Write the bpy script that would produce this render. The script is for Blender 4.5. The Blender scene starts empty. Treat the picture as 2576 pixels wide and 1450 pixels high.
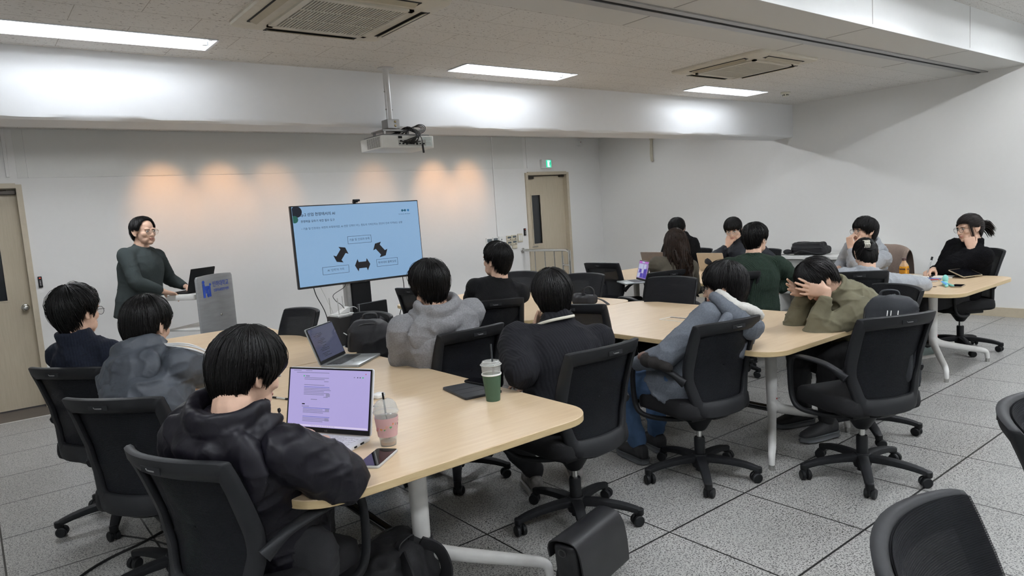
import bpy, math, random
import numpy as np
from mathutils import Vector, Matrix

SC = bpy.context.scene
COL = SC.collection
rnd = random.Random(7)
PI = math.pi

# ------------------------------------------------------------------ camera
cam_d = bpy.data.cameras.new('camera')
cam_d.sensor_width = 36.0
cam_d.lens = 36.0 * 1748.35 / 2576.0
cam_d.clip_start = 0.05
cam = bpy.data.objects.new('camera', cam_d)
COL.objects.link(cam)
_r = Vector((0.78122512, -0.620643, -0.06700431))
_d = Vector((-0.11983696, -0.04376568, -0.99182845))
_f = Vector((0.6126389, 0.78287089, -0.10856682))
_m = Matrix((_r, -_d, -_f)).transposed().to_4x4()
_m.translation = Vector((-2.38315, -1.99808, 1.50613))
cam.matrix_world = _m
SC.camera = cam

# ------------------------------------------------------------------ world, view, exposure
w = bpy.data.worlds.new('world')
SC.world = w
w.use_nodes = True
w.node_tree.nodes['Background'].inputs[0].default_value = (0.8, 0.85, 1.0, 1)
w.node_tree.nodes['Background'].inputs[1].default_value = 0.15
SC.view_settings.view_transform = 'Standard'
SC.view_settings.look = 'None'
SC.view_settings.gamma = 1.0
SC.view_settings.use_curve_mapping = False
SC.view_settings.exposure = 0.35
SC.cycles.use_denoising = True
SC.cycles.max_bounces = 8
SC.cycles.diffuse_bounces = 5
SC.cycles.transparent_max_bounces = 24
TUBE_STRENGTH = 19.0      # fluorescent tubes over the tables
NEAR_STRENGTH = 125.0     # tubes of the higher ceiling on the photographer side
FAR_FILL_STRENGTH = 100.0       # added unseen tubes behind the beam, brightening the front wall
SPOT_WATT = 29.0          # warm downlights behind the beam

# ------------------------------------------------------------------ materials
MATS = {}
def _n(nt, t, **k):
    n = nt.nodes.new(t)
    for a, b in k.items():
        setattr(n, a, b)
    return n
def mat(name, col=(.5, .5, .5), rough=.5, metal=0., spec=.5, bump=0., bscale=200., var=0., vscale=20., emit=None, estr=0.,
        coat=0., alpha=1., trans=0., ior=1.45, stretch=None, sheen=0.):
    if name in MATS:
        return MATS[name]
    m = bpy.data.materials.new(name)
    m.use_nodes = True
    nt = m.node_tree
    b = nt.nodes['Principled BSDF']
    b.inputs['Base Color'].default_value = (*col, 1)
    b.inputs['Roughness'].default_value = rough
    b.inputs['Metallic'].default_value = metal
    b.inputs['Specular IOR Level'].default_value = spec
    b.inputs['Coat Weight'].default_value = coat
    b.inputs['Alpha'].default_value = alpha
    b.inputs['Transmission Weight'].default_value = trans
    b.inputs['IOR'].default_value = ior
    b.inputs['Sheen Weight'].default_value = sheen
    if emit:
        b.inputs['Emission Color'].default_value = (*emit, 1)
        b.inputs['Emission Strength'].default_value = estr
    tc = _n(nt, 'ShaderNodeTexCoord')
    mp = _n(nt, 'ShaderNodeMapping')
    nt.links.new(tc.outputs['Object'], mp.inputs[0])
    if stretch:
        mp.inputs['Scale'].default_value = stretch
    if var or True:
        v = var if var else .04
        no = _n(nt, 'ShaderNodeTexNoise')
        no.inputs['Scale'].default_value = vscale
        no.inputs['Detail'].default_value = 3
        nt.links.new(mp.outputs[0], no.inputs['Vector'])
        rp = _n(nt, 'ShaderNodeMapRange')
        rp.inputs[1].default_value = .3
        rp.inputs[2].default_value = .7
        rp.inputs[3].default_value = 1 - v
        rp.inputs[4].default_value = 1 + v
        nt.links.new(no.outputs[0], rp.inputs[0])
        mx = _n(nt, 'ShaderNodeVectorMath', operation='SCALE')
        mx.inputs[0].default_value = col
        nt.links.new(rp.outputs[0], mx.inputs['Scale'])
        nt.links.new(mx.outputs[0], b.inputs['Base Color'])
    if bump:
        n2 = _n(nt, 'ShaderNodeTexNoise')
        n2.inputs['Scale'].default_value = bscale
        n2.inputs['Detail'].default_value = 4
        nt.links.new(mp.outputs[0], n2.inputs['Vector'])
        bp = _n(nt, 'ShaderNodeBump')
        bp.inputs['Strength'].default_value = bump
        bp.inputs['Distance'].default_value = .01
        nt.links.new(n2.outputs[0], bp.inputs['Height'])
        nt.links.new(bp.outputs[0], b.inputs['Normal'])
    MATS[name] = m
    return m
def rib(name, col, scale, axis='X', rough=.9, depth=.5, var=.25):
    """knit fabric with ribs"""
    m = mat(name, col, rough, var=var, vscale=90, sheen=.0, spec=.25)
    nt = m.node_tree
    b = nt.nodes['Principled BSDF']
    tc = [n for n in nt.nodes if n.type == 'TEX_COORD'][0]
    wv = _n(nt, 'ShaderNodeTexWave', bands_direction=axis)
    wv.inputs['Scale'].default_value = scale
    wv.inputs['Distortion'].default_value = 1.2
    wv.inputs['Detail'].default_value = 1
    nt.links.new(tc.outputs['Object'], wv.inputs['Vector'])
    bp = _n(nt, 'ShaderNodeBump')
    bp.inputs['Strength'].default_value = depth
    bp.inputs['Distance'].default_value = .006
    nt.links.new(wv.outputs[1], bp.inputs['Height'])
    nt.links.new(bp.outputs[0], b.inputs['Normal'])
    return m
def emis(name, col, s):
    return mat(name, (0.02, 0.02, 0.02), .4, emit=col, estr=s)

def mat_floor():
    m = mat('speckled_floor_tile', (.5, .5, .48), .33, spec=.5)
    nt = m.node_tree
    b = nt.nodes['Principled BSDF']
    tc = [n for n in nt.nodes if n.type == 'TEX_COORD'][0]
    L = nt.links.new
    def noise(sc, det, vec, dist=0.):
        n = _n(nt, 'ShaderNodeTexNoise')
        n.inputs['Scale'].default_value = sc
        n.inputs['Detail'].default_value = det
        n.inputs['Distortion'].default_value = dist
        L(vec, n.inputs['Vector'])
        return n.outputs[0]
    def ramp(src, a, bb, c0, c1):
        r = _n(nt, 'ShaderNodeMapRange')
        r.inputs[1].default_value = a
        r.inputs[2].default_value = bb
        r.inputs[3].default_value = c0
        r.inputs[4].default_value = c1
        L(src, r.inputs[0])
        return r.outputs[0]
    def mth(op, a, bb=None):
        n = _n(nt, 'ShaderNodeMath', operation=op)
        for i, v in enumerate((a, bb)):
            if v is None:
                continue
            if isinstance(v, (int, float)):
                n.inputs[i].default_value = v
            else:
                L(v, n.inputs[i])
        return n.outputs[0]
    obj = tc.outputs['Object']
    fl = ramp(noise(150, 1.0, obj, .6), .55, .59, 1.0, 0.0)
    fl2 = ramp(noise(85, 1.5, obj, .8), .60, .64, 1.0, .4)
    f = mth('MULTIPLY', fl, fl2)
    sx = _n(nt, 'ShaderNodeSeparateXYZ')
    L(obj, sx.inputs[0])
    def gap(o, hw):
        t = mth('FRACT', mth('DIVIDE', mth('ADD', o, 60.0 + hw), .6))
        return mth('LESS_THAN', t, 2 * hw / .6)
    g = mth('MAXIMUM', gap(sx.outputs[0], .0042), gap(sx.outputs[1], .0050))
    cr = _n(nt, 'ShaderNodeMix', data_type='RGBA')
    cr.inputs[6].default_value = (.085, .084, .082, 1)
    cr.inputs[7].default_value = (.405, .40, .385, 1)
    L(f, cr.inputs[0])
    dirt = ramp(noise(1.7, 4, obj), .3, .75, .90, 1.05)
    sc = _n(nt, 'ShaderNodeVectorMath', operation='SCALE')
    L(cr.outputs[2], sc.inputs[0])
    L(dirt, sc.inputs['Scale'])
    c2 = _n(nt, 'ShaderNodeMix', data_type='RGBA')
    L(g, c2.inputs[0])
    L(sc.outputs[0], c2.inputs[6])
    c2.inputs[7].default_value = (.018, .018, .018, 1)
    L(c2.outputs[2], b.inputs['Base Color'])
    bp = _n(nt, 'ShaderNodeBump')
    bp.inputs['Strength'].default_value = .5
    bp.inputs['Distance'].default_value = .004
    bp.invert = True
    L(g, bp.inputs['Height'])
    L(bp.outputs[0], b.inputs['Normal'])
    return m
def mat_ceiling():
    m = mat('fissured_ceiling_board', (.6, .6, .58), .95, spec=.1)
    nt = m.node_tree
    b = nt.nodes['Principled BSDF']
    tc = [n for n in nt.nodes if n.type == 'TEX_COORD'][0]
    L = nt.links.new
    mp = _n(nt, 'ShaderNodeMapping')
    mp.inputs['Scale'].default_value = (.55, 1.5, 1)
    L(tc.outputs['Object'], mp.inputs[0])
    no = _n(nt, 'ShaderNodeTexNoise')
    no.inputs['Scale'].default_value = 95
    no.inputs['Detail'].default_value = 1
    no.inputs['Distortion'].default_value = .8
    L(mp.outputs[0], no.inputs['Vector'])
    r = _n(nt, 'ShaderNodeMapRange')
    r.inputs[1].default_value = .66
    r.inputs[2].default_value = .72
    L(no.outputs[0], r.inputs[0])
    br = _n(nt, 'ShaderNodeTexBrick')
    br.offset = .5
    br.inputs['Scale'].default_value = 1
    br.inputs['Brick Width'].default_value = .6
    br.inputs['Row Height'].default_value = .3
    br.inputs['Mortar Size'].default_value = .0022
    br.inputs['Mortar Smooth'].default_value = .2
    br.inputs['Color1'].default_value = (.70, .685, .66, 1)
    br.inputs['Color2'].default_value = (.69, .675, .65, 1)
    br.inputs['Mortar'].default_value = (.42, .40, .37, 1)
    L(tc.outputs['Object'], br.inputs['Vector'])
    mx = _n(nt, 'ShaderNodeMix', data_type='RGBA')
    L(r.outputs[0], mx.inputs[0])
    L(br.outputs[0], mx.inputs[6])
    mx.inputs[7].default_value = (.16, .15, .14, 1)
    L(mx.outputs[2], b.inputs['Base Color'])
    return m
def mat_wood(name, c1, c2, rough=.42, stretch=(1, 14, 1), sc=3.0):
    m = mat(name, c1, rough, spec=.45)
    nt = m.node_tree
    b = nt.nodes['Principled BSDF']
    tc = [n for n in nt.nodes if n.type == 'TEX_COORD'][0]
    L = nt.links.new
    mp = _n(nt, 'ShaderNodeMapping')
    mp.inputs['Scale'].default_value = stretch
    L(tc.outputs['Object'], mp.inputs[0])
    no = _n(nt, 'ShaderNodeTexNoise')
    no.inputs['Scale'].default_value = sc
    no.inputs['Detail'].default_value = 6
    no.inputs['Roughness'].default_value = .62
    no.inputs['Distortion'].default_value = .5
    L(mp.outputs[0], no.inputs['Vector'])
    cr = _n(nt, 'ShaderNodeValToRGB')
    cr.color_ramp.elements[0].position = .32
    cr.color_ramp.elements[0].color = (*c2, 1)
    cr.color_ramp.elements[1].position = .62
    cr.color_ramp.elements[1].color = (*c1, 1)
    L(no.outputs[0], cr.inputs[0])
    L(cr.outputs[0], b.inputs['Base Color'])
    return m
def mat_netting():
    m = mat('black_chair_netting', (.009, .0095, .012), .75, spec=.2)
    nt = m.node_tree
    b = nt.nodes['Principled BSDF']
    out = nt.nodes['Material Output']
    tr = _n(nt, 'ShaderNodeBsdfTransparent')
    mx = _n(nt, 'ShaderNodeMixShader')
    tc = [n for n in nt.nodes if n.type == 'TEX_COORD'][0]
    wv = _n(nt, 'ShaderNodeTexWave', bands_direction='Z')
    wv.inputs['Scale'].default_value = 75
    wv.inputs['Distortion'].default_value = .6
    nt.links.new(tc.outputs['Object'], wv.inputs['Vector'])
    r = _n(nt, 'ShaderNodeMapRange')
    r.inputs[3].default_value = .76
    r.inputs[4].default_value = .96
    nt.links.new(wv.outputs[1], r.inputs[0])
    nt.links.new(r.outputs[0], mx.inputs[0])
    nt.links.new(tr.outputs[0], mx.inputs[1])
    nt.links.new(b.outputs[0], mx.inputs[2])
    nt.links.new(mx.outputs[0], out.inputs[0])
    return m

# ------------------------------------------------------------------ numpy noise
def _hash(ix, iy, iz, s):
    h = (ix * 374761393 + iy * 668265263 + iz * 2147483647 + s * 1274126177) & 0xffffffff
    h = ((h ^ (h >> 13)) * 1274126177) & 0xffffffff
    return ((h ^ (h >> 16)) & 0xffff) / 65535.0
def vnoise(P, scale, seed=0):
    Q = np.asarray(P, float) * scale
    I = np.floor(Q).astype(np.int64)
    F = Q - I
    F = F * F * (3 - 2 * F)
    out = 0
    for dx in (0, 1):
        for dy in (0, 1):
            for dz in (0, 1):
                wgt = (F[:, 0] if dx else 1 - F[:, 0]) * (F[:, 1] if dy else 1 - F[:, 1]) * (F[:, 2] if dz else 1 - F[:, 2])
                out = out + wgt * _hash(I[:, 0] + dx, I[:, 1] + dy, I[:, 2] + dz, seed)
    return out * 2 - 1

# ------------------------------------------------------------------ mesh building
def nrm(v):
    v = np.asarray(v, float)
    return v / max(1e-9, np.linalg.norm(v))
def rotz(deg):
    a = math.radians(deg)
    return np.array([[math.cos(a), -math.sin(a), 0], [math.sin(a), math.cos(a), 0], [0, 0, 1.]])
def cr(points, n):
    """Catmull-Rom resample"""
    P = np.asarray(points, float)
    if len(P) == 2:
        t = np.linspace(0, 1, n)[:, None]
        return P[0] * (1 - t) + P[1] * t
    E = np.vstack([2 * P[0] - P[1], P, 2 * P[-1] - P[-2]])
    out = []
    for s in np.linspace(0, len(P) - 1, n):
        i = min(int(s), len(P) - 2)
        t = s - i
        a, b, c, d = E[i:i + 4]
        out.append(.5 * ((2 * b) + (c - a) * t + (2 * a - 5 * b + 4 * c - d) * t * t + (3 * b - a - 3 * c + d) * t ** 3))
    return np.array(out)
def rrect(w, h, r, n=5):
    o = []
    for cx, cy, a0 in ((w / 2 - r, h / 2 - r, 0), (-w / 2 + r, h / 2 - r, 90), (-w / 2 + r, -h / 2 + r, 180), (w / 2 - r, -h / 2 + r, 270)):
        for k in range(n + 1):
            a = math.radians(a0 + 90 * k / n)
            o.append((cx + r * math.cos(a), cy + r * math.sin(a)))
    return np.array(o)

class MB:
    def __init__(s):
        s.V = []
        s.F = []
        s.I = []
        s.n = 0
    def add(s, V, F, mi=0, T=None):
        V = np.asarray(V, float)
        if T is not None:
            R, t = T
            V = V @ np.asarray(R).T + np.asarray(t)
        s.V.append(V)
        for f in F:
            s.F.append([i + s.n for i in f])
            s.I.append(mi)
        s.n += len(V)
        return s
    def loft(s, rings, mi=0, caps=True, closed=True, T=None, wrap=False):
        rings = [np.asarray(r, float) for r in rings]
        m = len(rings[0])
        F = []
        N = len(rings)
        for i in range(N if wrap else N - 1):
            a, b = i * m, ((i + 1) % N) * m
            for j in range(m if closed else m - 1):
                k = (j + 1) % m
                F.append((a + j, a + k, b + k, b + j))
        if caps and not wrap:
            F.append(tuple(range(m))[::-1])
            F.append(tuple(range((N - 1) * m, N * m)))
        return s.add(np.vstack(rings), F, mi, T)
    def box(s, c, d, mi=0, R=None, bev=.0):
        d = np.asarray(d, float) / 2
        bev = min(bev, d.min() * .9)
        if bev > 0:
            o = rrect(2 * d[0], 2 * d[1], bev, 2)
            oi = rrect(2 * d[0] - 1.2 * bev, 2 * d[1] - 1.2 * bev, bev * .5, 2)
            rings = [np.c_[oi, np.full(len(o), -d[2])], np.c_[o, np.full(len(o), -d[2] + bev * .6)], np.c_[o, np.full(len(o), d[2] - bev * .6)], np.c_[oi, np.full(len(o), d[2])]]
        else:
            o = np.array([(-d[0], -d[1]), (d[0], -d[1]), (d[0], d[1]), (-d[0], d[1])])
            rings = [np.c_[o, np.full(4, -d[2])], np.c_[o, np.full(4, d[2])]]
        return s.loft(rings, mi, T=(np.eye(3) if R is None else R, c))
    def prism(s, o, z0, z1, bev=0., mi=0, T=None):
        o = np.asarray(o, float)
        if bev <= 0:
            return s.loft([np.c_[o, np.full(len(o), z0)], np.c_[o, np.full(len(o), z1)]], mi, T=T)
        e = np.roll(o, -1, 0) - np.roll(o, 1, 0)
        nn = np.c_[e[:, 1], -e[:, 0]]
        nn /= np.maximum(1e-9, np.linalg.norm(nn, axis=1))[:, None]
        i1 = o - nn * bev
        i2 = o - nn * bev * .3
        q = lambda p, z: np.c_[p, np.full(len(o), z)]
        return s.loft([q(i1, z0), q(i2, z0 + bev * .3), q(o, z0 + bev), q(o, z1 - bev), q(i2, z1 - bev * .3), q(i1, z1)], mi, T=T)
    def lathe(s, prof, seg=24, mi=0, T=None, caps=True):
        a = np.linspace(0, 2 * PI, seg, endpoint=False)
        return s.loft([np.c_[r * np.cos(a), r * np.sin(a), np.full(seg, z)] for r, z in prof], mi, caps, T=T)
    def ellip(s, c, r, R=None, mi=0, n=14):
        a = np.linspace(0, 2 * PI, 2 * n, endpoint=False)
        r = np.ones(3) * np.asarray(r, float)
        rings = []
        for t in np.linspace(.02, PI - .02, n):
            rings.append(np.c_[r[0] * np.sin(t) * np.cos(a), r[1] * np.sin(t) * np.sin(a), np.full(2 * n, -r[2] * np.cos(t))])
        return s.loft(rings, mi, T=(np.eye(3) if R is None else R, c))
    def sweep(s, P, rad, seg=10, ref=(0, 0, 1), mi=0, caps=True, power=2., closed=False, round_=False):
        P = np.asarray(P, float)
        N = len(P)
        rad = np.asarray(rad, float)
        if rad.ndim == 0:
            rad = np.full((N, 2), float(rad))
        elif rad.ndim == 1 and len(rad) == N and N != 2:
            rad = np.c_[rad, rad]
        elif rad.ndim == 1 and N == 2 and len(rad) == 2:
            rad = np.c_[rad, rad]
        if closed:
            Tn = np.roll(P, -1, 0) - np.roll(P, 1, 0)
        else:
            Tn = np.gradient(P, axis=0)
        a = np.linspace(0, 2 * PI, seg, endpoint=False)
        ca, sa = np.cos(a), np.sin(a)
        if power != 2.:
            ca, sa = np.sign(ca) * np.abs(ca) ** (2 / power), np.sign(sa) * np.abs(sa) ** (2 / power)
        rings = []
        side = None
        for i in range(N):
            t = nrm(Tn[i])
            if side is None:
                x = np.cross(ref, t)
                if np.linalg.norm(x) < .05:
                    x = np.cross((0, 1, 0.01), t)
                side = nrm(x)
            else:
                x = np.cross(ref, t)
                if np.linalg.norm(x) > .35 and np.dot(nrm(x), side) > 0:
                    side = nrm(nrm(x) * .5 + side * .5)
                side = nrm(side - t * np.dot(side, t))
            up = np.cross(t, side)
            rings.append(P[i] + np.outer(ca * rad[i, 0], side) + np.outer(sa * rad[i, 1], up))
        if closed:
            return s.loft(rings, mi, caps=False, wrap=True)
        s.loft(rings, mi, caps)
        if round_:
            s.ellip(P[0], rad[0].mean(), mi=mi, n=6)
            s.ellip(P[-1], rad[-1].mean(), mi=mi, n=6)
        return s
    def mesh(s, name, smooth=38):
        me = bpy.data.meshes.new(name)
        V = np.vstack(s.V)
        me.from_pydata(V.tolist(), [], s.F)
        me.polygons.foreach_set('material_index', s.I)
        if smooth:
            me.polygons.foreach_set('use_smooth', [True] * len(me.polygons))
            me.update()
            if smooth < 180:
                me.set_sharp_from_angle(angle=math.radians(smooth))
        me.update()
        return me
    def build(s, name, mats, parent=None, loc=(0, 0, 0), rz=0, smooth=38, label=None):
        me = s.mesh(name, smooth)
        return link(name, me, mats, parent, loc, rz, label)

def link(name, me, mats, parent=None, loc=(0, 0, 0), rz=0, label=None):
    if not isinstance(mats, (list, tuple)):
        mats = [mats]
    if len(me.materials) == 0:
        for m in mats:
            me.materials.append(m)
    o = bpy.data.objects.new(name, me)
    COL.objects.link(o)
    o.location = loc
    o.rotation_euler = (0, 0, math.radians(rz))
    if parent:
        o.parent = parent
    if label:
        o['label'] = label
    return o
def tag(o, label=None, cat=None, group=None, kind=None):
    if label:
        o['label'] = label
    if cat:
        o['category'] = cat
    if group:
        o['group'] = group
    if kind:
        o['kind'] = kind
    return o
def thing(name, label, cat, loc=(0, 0, 0), rz=0, group=None):
    o = bpy.data.objects.new(name, None)
    COL.objects.link(o)
    o.empty_display_size = .1
    o.location = loc
    o.rotation_euler = (0, 0, math.radians(rz))
    return tag(o, label, cat, group)
def struct(name, mb, m, parent=None, smooth=38):
    o = mb.build(name, m, parent, smooth=smooth)
    if parent is None:
        o['kind'] = 'structure'
    return o
def copy_tree(o, parent=None):
    c = o.copy()
    COL.objects.link(c)
    if parent:
        c.parent = parent
    for ch in list(o.children):
        copy_tree(ch, c)
    return c
def text_mesh(body, size, align='LEFT', bold=0.):
    c = bpy.data.curves.new('text', 'FONT')
    c.body = body
    c.size = size
    c.align_x = align
    c.offset = bold
    c.resolution_u = 2
    o = bpy.data.objects.new('text', c)
    COL.objects.link(o)
    dg = bpy.context.evaluated_depsgraph_get()
    me = bpy.data.meshes.new_from_object(o.evaluated_get(dg))
    V = np.array([v.co[:] for v in me.vertices]) if len(me.vertices) else np.zeros((0, 3))
    F = [list(p.vertices) for p in me.polygons]
    bpy.data.objects.remove(o)
    bpy.data.curves.remove(c)
    bpy.data.meshes.remove(me)
    return V, F
def write(mb, body, size, T, align='LEFT', bold=0., mi=0, sx=1.):
    V, F = text_mesh(body, size, align, bold)
    if len(V):
        V = V * np.array([sx, 1, 1])
        mb.add(V, F, mi, T)
def remesh(mb, voxel, smooth=3, fac=.5):
    me = mb.mesh('raw', 0)
    o = bpy.data.objects.new('raw', me)
    COL.objects.link(o)
    r = o.modifiers.new('r', 'REMESH')
    r.mode = 'VOXEL'
    r.voxel_size = voxel
    r.use_smooth_shade = True
    if smooth:
        q = o.modifiers.new('s', 'SMOOTH')
        q.factor = fac
        q.iterations = smooth
    dg = bpy.context.evaluated_depsgraph_get()
    out = bpy.data.meshes.new_from_object(o.evaluated_get(dg))
    bpy.data.objects.remove(o)
    bpy.data.meshes.remove(me)
    out.polygons.foreach_set('use_smooth', [True] * len(out.polygons))
    return out
def mesh_np(me):
    V = np.empty(len(me.vertices) * 3)
    me.vertices.foreach_get('co', V)
    return V.reshape(-1, 3)
def displace(me, fn):
    V = mesh_np(me)
    N = np.empty(len(V) * 3)
    me.vertices.foreach_get('normal', N)
    N = N.reshape(-1, 3)
    V = V + N * fn(V)[:, None]
    me.vertices.foreach_set('co', V.ravel())
    me.update()
# ------------------------------------------------------------------ the setting
CZ = 2.67          # board ceiling
NZ = 3.05          # ceiling on the near side of the bulkhead
YW, XR, XL, YB = 6.65, 6.5, -5.0, -5.0
M_wall = mat('white_wall_paint', (.74, .735, .72), .5, spec=.3, var=.006)
M_wallr = mat('glossy_wall_paint', (.74, .735, .715), .28, spec=.5, var=.006)
M_beam = mat('beam_paint', (.75, .755, .765), .55, spec=.25, var=.006)
M_smooth = mat('smooth_ceiling_paint', (.60, .59, .56), .5, var=.006)
M_near = mat('white_laminate', (.80, .81, .81), .3, spec=.5, var=.006)
M_floor = mat_floor()
M_ceil = mat_ceiling()
M_low = mat('brown_lower_floor', (.10, .085, .07), .6)
M_cream = mat_wood('cream_door_laminate', (.52, .455, .345), (.47, .41, .305), .45, (14, 14, .8), 5)
M_creamf = mat('cream_painted_frame', (.50, .44, .335), .4)
M_base = mat('beige_baseboard', (.50, .435, .325), .5)
M_seam = mat('grey_joint', (.36, .35, .33), .7)
M_chrome = mat('stainless_steel', (.62, .62, .60), .22, metal=1)
M_alu = mat('aluminium', (.40, .40, .40), .33, metal=1)
M_black = mat('black_plastic', (.0075, .008, .009), .48, spec=.26, var=.1)
M_blackm = mat('matt_black_plastic', (.010, .0105, .012), .62, spec=.22, var=.12, vscale=60)
M_white = mat('white_plastic', (.70, .70, .68), .4)
M_whitem = mat('white_powder_coat', (.62, .615, .60), .38, spec=.5)
M_cable_b = mat('black_cable_rubber', (.012, .012, .012), .5)
M_cable_w = mat('white_cable_rubber', (.65, .65, .62), .5)
M_glass_d = mat('dark_door_glass', (.025, .028, .03), .12, spec=.6)
M_grey = mat('grey_plastic', (.20, .20, .20), .5)

def rects(x0, x1, y0, y1, holes):
    xs = sorted({x0, x1, *[h[0] for h in holes], *[h[1] for h in holes]})
    ys = sorted({y0, y1, *[h[2] for h in holes], *[h[3] for h in holes]})
    out = []
    for a, b in zip(xs, xs[1:]):
        for c, d in zip(ys, ys[1:]):
            mx, my = (a + b) / 2, (c + d) / 2
            if x0 <= mx <= x1 and y0 <= my <= y1 and not any(h[0] < mx < h[1] and h[2] < my < h[3] for h in holes):
                out.append((a, b, c, d))
    return out
def slab(mb, r, z0, z1):
    a, b, c, d = r
    mb.box(((a + b) / 2, (c + d) / 2, (z0 + z1) / 2), (b - a, d - c, z1 - z0))

# raised floor with the two stair recesses in front of the doors
REC = [(XL, -1.60, 5.30, YW), (4.80, XR, 5.60, YW)]
mb = MB()
for r in rects(XL, XR, YB, YW, REC):
    slab(mb, r, -.185, 0)
struct('floor', mb, M_floor, smooth=0)
mb = MB()
for a, b, c, d in REC:
    slab(mb, (a, b, c, d + .2), -.30, -.185)
struct('floor_lower', mb, M_low, smooth=0)
mb = MB()
mb.box((-3.3, 5.296, -.012), (3.4, .014, .030))
mb.box((-1.596, 5.97, -.012), (.014, 1.34, .030))
struct('trim_floor_edge', mb, mat('pale_edge_strip', (.62, .61, .58), .4), smooth=0)

# walls
D1 = (-2.80, -1.84, 2.115)
D2 = (4.80, 5.715, 2.110)
mb = MB()
def wseg(x0, x1, z0, z1):
    mb.box(((x0 + x1) / 2, YW + .09, (z0 + z1) / 2), (x1 - x0, .18, z1 - z0))
wseg(XL, D1[0], -.3, CZ + .1); wseg(D1[1], D2[0], -.3, CZ + .1); wseg(D2[1], XR + .2, -.3, CZ + .1)
wseg(D1[0], D1[1], D1[2], CZ + .1); wseg(D2[0], D2[1], D2[2], CZ + .1)
struct('wall_front', mb, M_wall, smooth=0)
mb = MB(); mb.box((XR + .1, .8, 1.4), (.2, 12, 3.6)); struct('wall_right', mb, M_wallr, smooth=0)
mb = MB(); mb.box((XL - .1, .8, 1.4), (.2, 12, 3.6)); struct('wall_left', mb, M_wall, smooth=0)
mb = MB(); mb.box((.75, YB - .1, 1.4), (12, .2, 3.6)); struct('wall_back', mb, M_wall, smooth=0)
mb = MB(); mb.box((XR - .009, .45, .05), (.018, 12.0 - 1.6, .10)); struct('baseboard_right', mb, M_base, smooth=0)
mb = MB(); mb.box((1.6, YW - .006, .05), (6.0, .012, .10)); struct('baseboard_front', mb, M_base, smooth=0)
# deep beam across the room
mb = MB()
xs = np.linspace(XL, XR, 90)
rg = []
for i, x in enumerate(xs):
    e1 = .004 * math.sin(x * 7.1) + .003 * math.sin(x * 17.3 + 1)
    e2 = .005 * math.sin(x * 5.3 + 2) + .003 * math.sin(x * 13.1)
    rg.append(np.array([(x, 3.04, CZ + .05), (x, 3.04, 2.28 + e1 * .6), (x, 3.045 + e2 * .5, 2.262 + e1), (x, 3.062 + e2, 2.246 + e2 * .5), (x, 3.09, 2.243), (x, 3.36, 2.240), (x, 3.36, CZ + .05)]))
mb.loft(rg)
struct('wall_beam', mb, M_beam, smooth=30)
# bulkhead with the sliding partition track
mb = MB(); mb.box(((XL + XR) / 2, .81, (CZ + NZ) / 2 + .02), (XR - XL, .76, NZ - CZ + .04)); struct('wall_bulkhead', mb, M_smooth, smooth=0)
mb = MB(); mb.box(((XL + XR) / 2, .427, (CZ + NZ) / 2), (XR - XL, .008, NZ - CZ)); struct('trim_bulkhead_face', mb, M_near, smooth=0)
mb = MB()
for x in (-4.4, -2.53, -.66, 1.175, 3.01, 4.89):
    mb.box((x, .60, CZ - .0008), (.010, .34, .0016)); mb.box((x, 1.06, CZ - .0008), (.010, .25, .0016))
    mb.box((x, .4225, 2.87), (.007, .0016, .36))
struct('trim_bulkhead_joints', mb, M_seam, smooth=0)
mb = MB()
for y0, y1, z in ((.785, .832, .010), (.868, .935, .010)):
    mb.box(((XL + XR) / 2, (y0 + y1) / 2, CZ - z / 2), (XR - XL, y1 - y0, z), bev=.002)
tr = struct('trim_partition_track', mb, M_alu, smooth=0)
mb = MB(); mb.box(((XL + XR) / 2, .85, CZ - .002), (XR - XL, .036, .004)); struct('track_slot', mb, mat('dark_slot', (.008, .008, .009), .8), tr, smooth=0)
# ceilings
LIGHTS = [(-1.60, 2.64), (1.44, 2.64), (4.42, 2.62)]
ACS = [(-.60, 1.66), (3.27, 1.66)]
FAR_FILL = [(-1.60, 4.5), (1.44, 4.5), (4.42, 4.5)]  # extra row out of sight behind the beam, added to lift the front wall
NEAR = [(x, y) for x in (-3.2, -.2, 2.8, 5.4) for y in (-.75, -3.2)]
mb = MB()
for r in rects(XL, XR, 1.19, YW, [(x - .60, x + .60, y - .14, y + .14) for x, y in LIGHTS + FAR_FILL]):
    slab(mb, r, CZ, CZ + .1)
struct('ceiling', mb, M_ceil, smooth=0)
mb = MB()
for r in rects(XL, XR, YB, .43, [(x - .60, x + .60, y - .14, y + .14) for x, y in NEAR]):
    slab(mb, r, NZ, NZ + .1)
struct('ceiling_near', mb, M_ceil, smooth=0)
# board and surface conduits on the front wall
mb = MB(); mb.box((1.465, YW - .003, 2.425), (6.63, .006, .49)); struct('trim_upper_board', mb, mat('upper_wall_board', (.68, .68, .655), .5, var=.006), smooth=0)
for i, (x, z0, z1, wd) in enumerate(((4.165, 1.14, CZ, .018), (4.856, 2.185, CZ, .020), (-1.928, 2.19, CZ, .030), (-1.76, 2.18, CZ, .004))):
    mb = MB(); mb.box((x, YW - .010, (z0 + z1) / 2), (wd, .020 if i < 3 else .012, z1 - z0), bev=.003); struct('trim_conduit', mb, M_wall, smooth=0)

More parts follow.
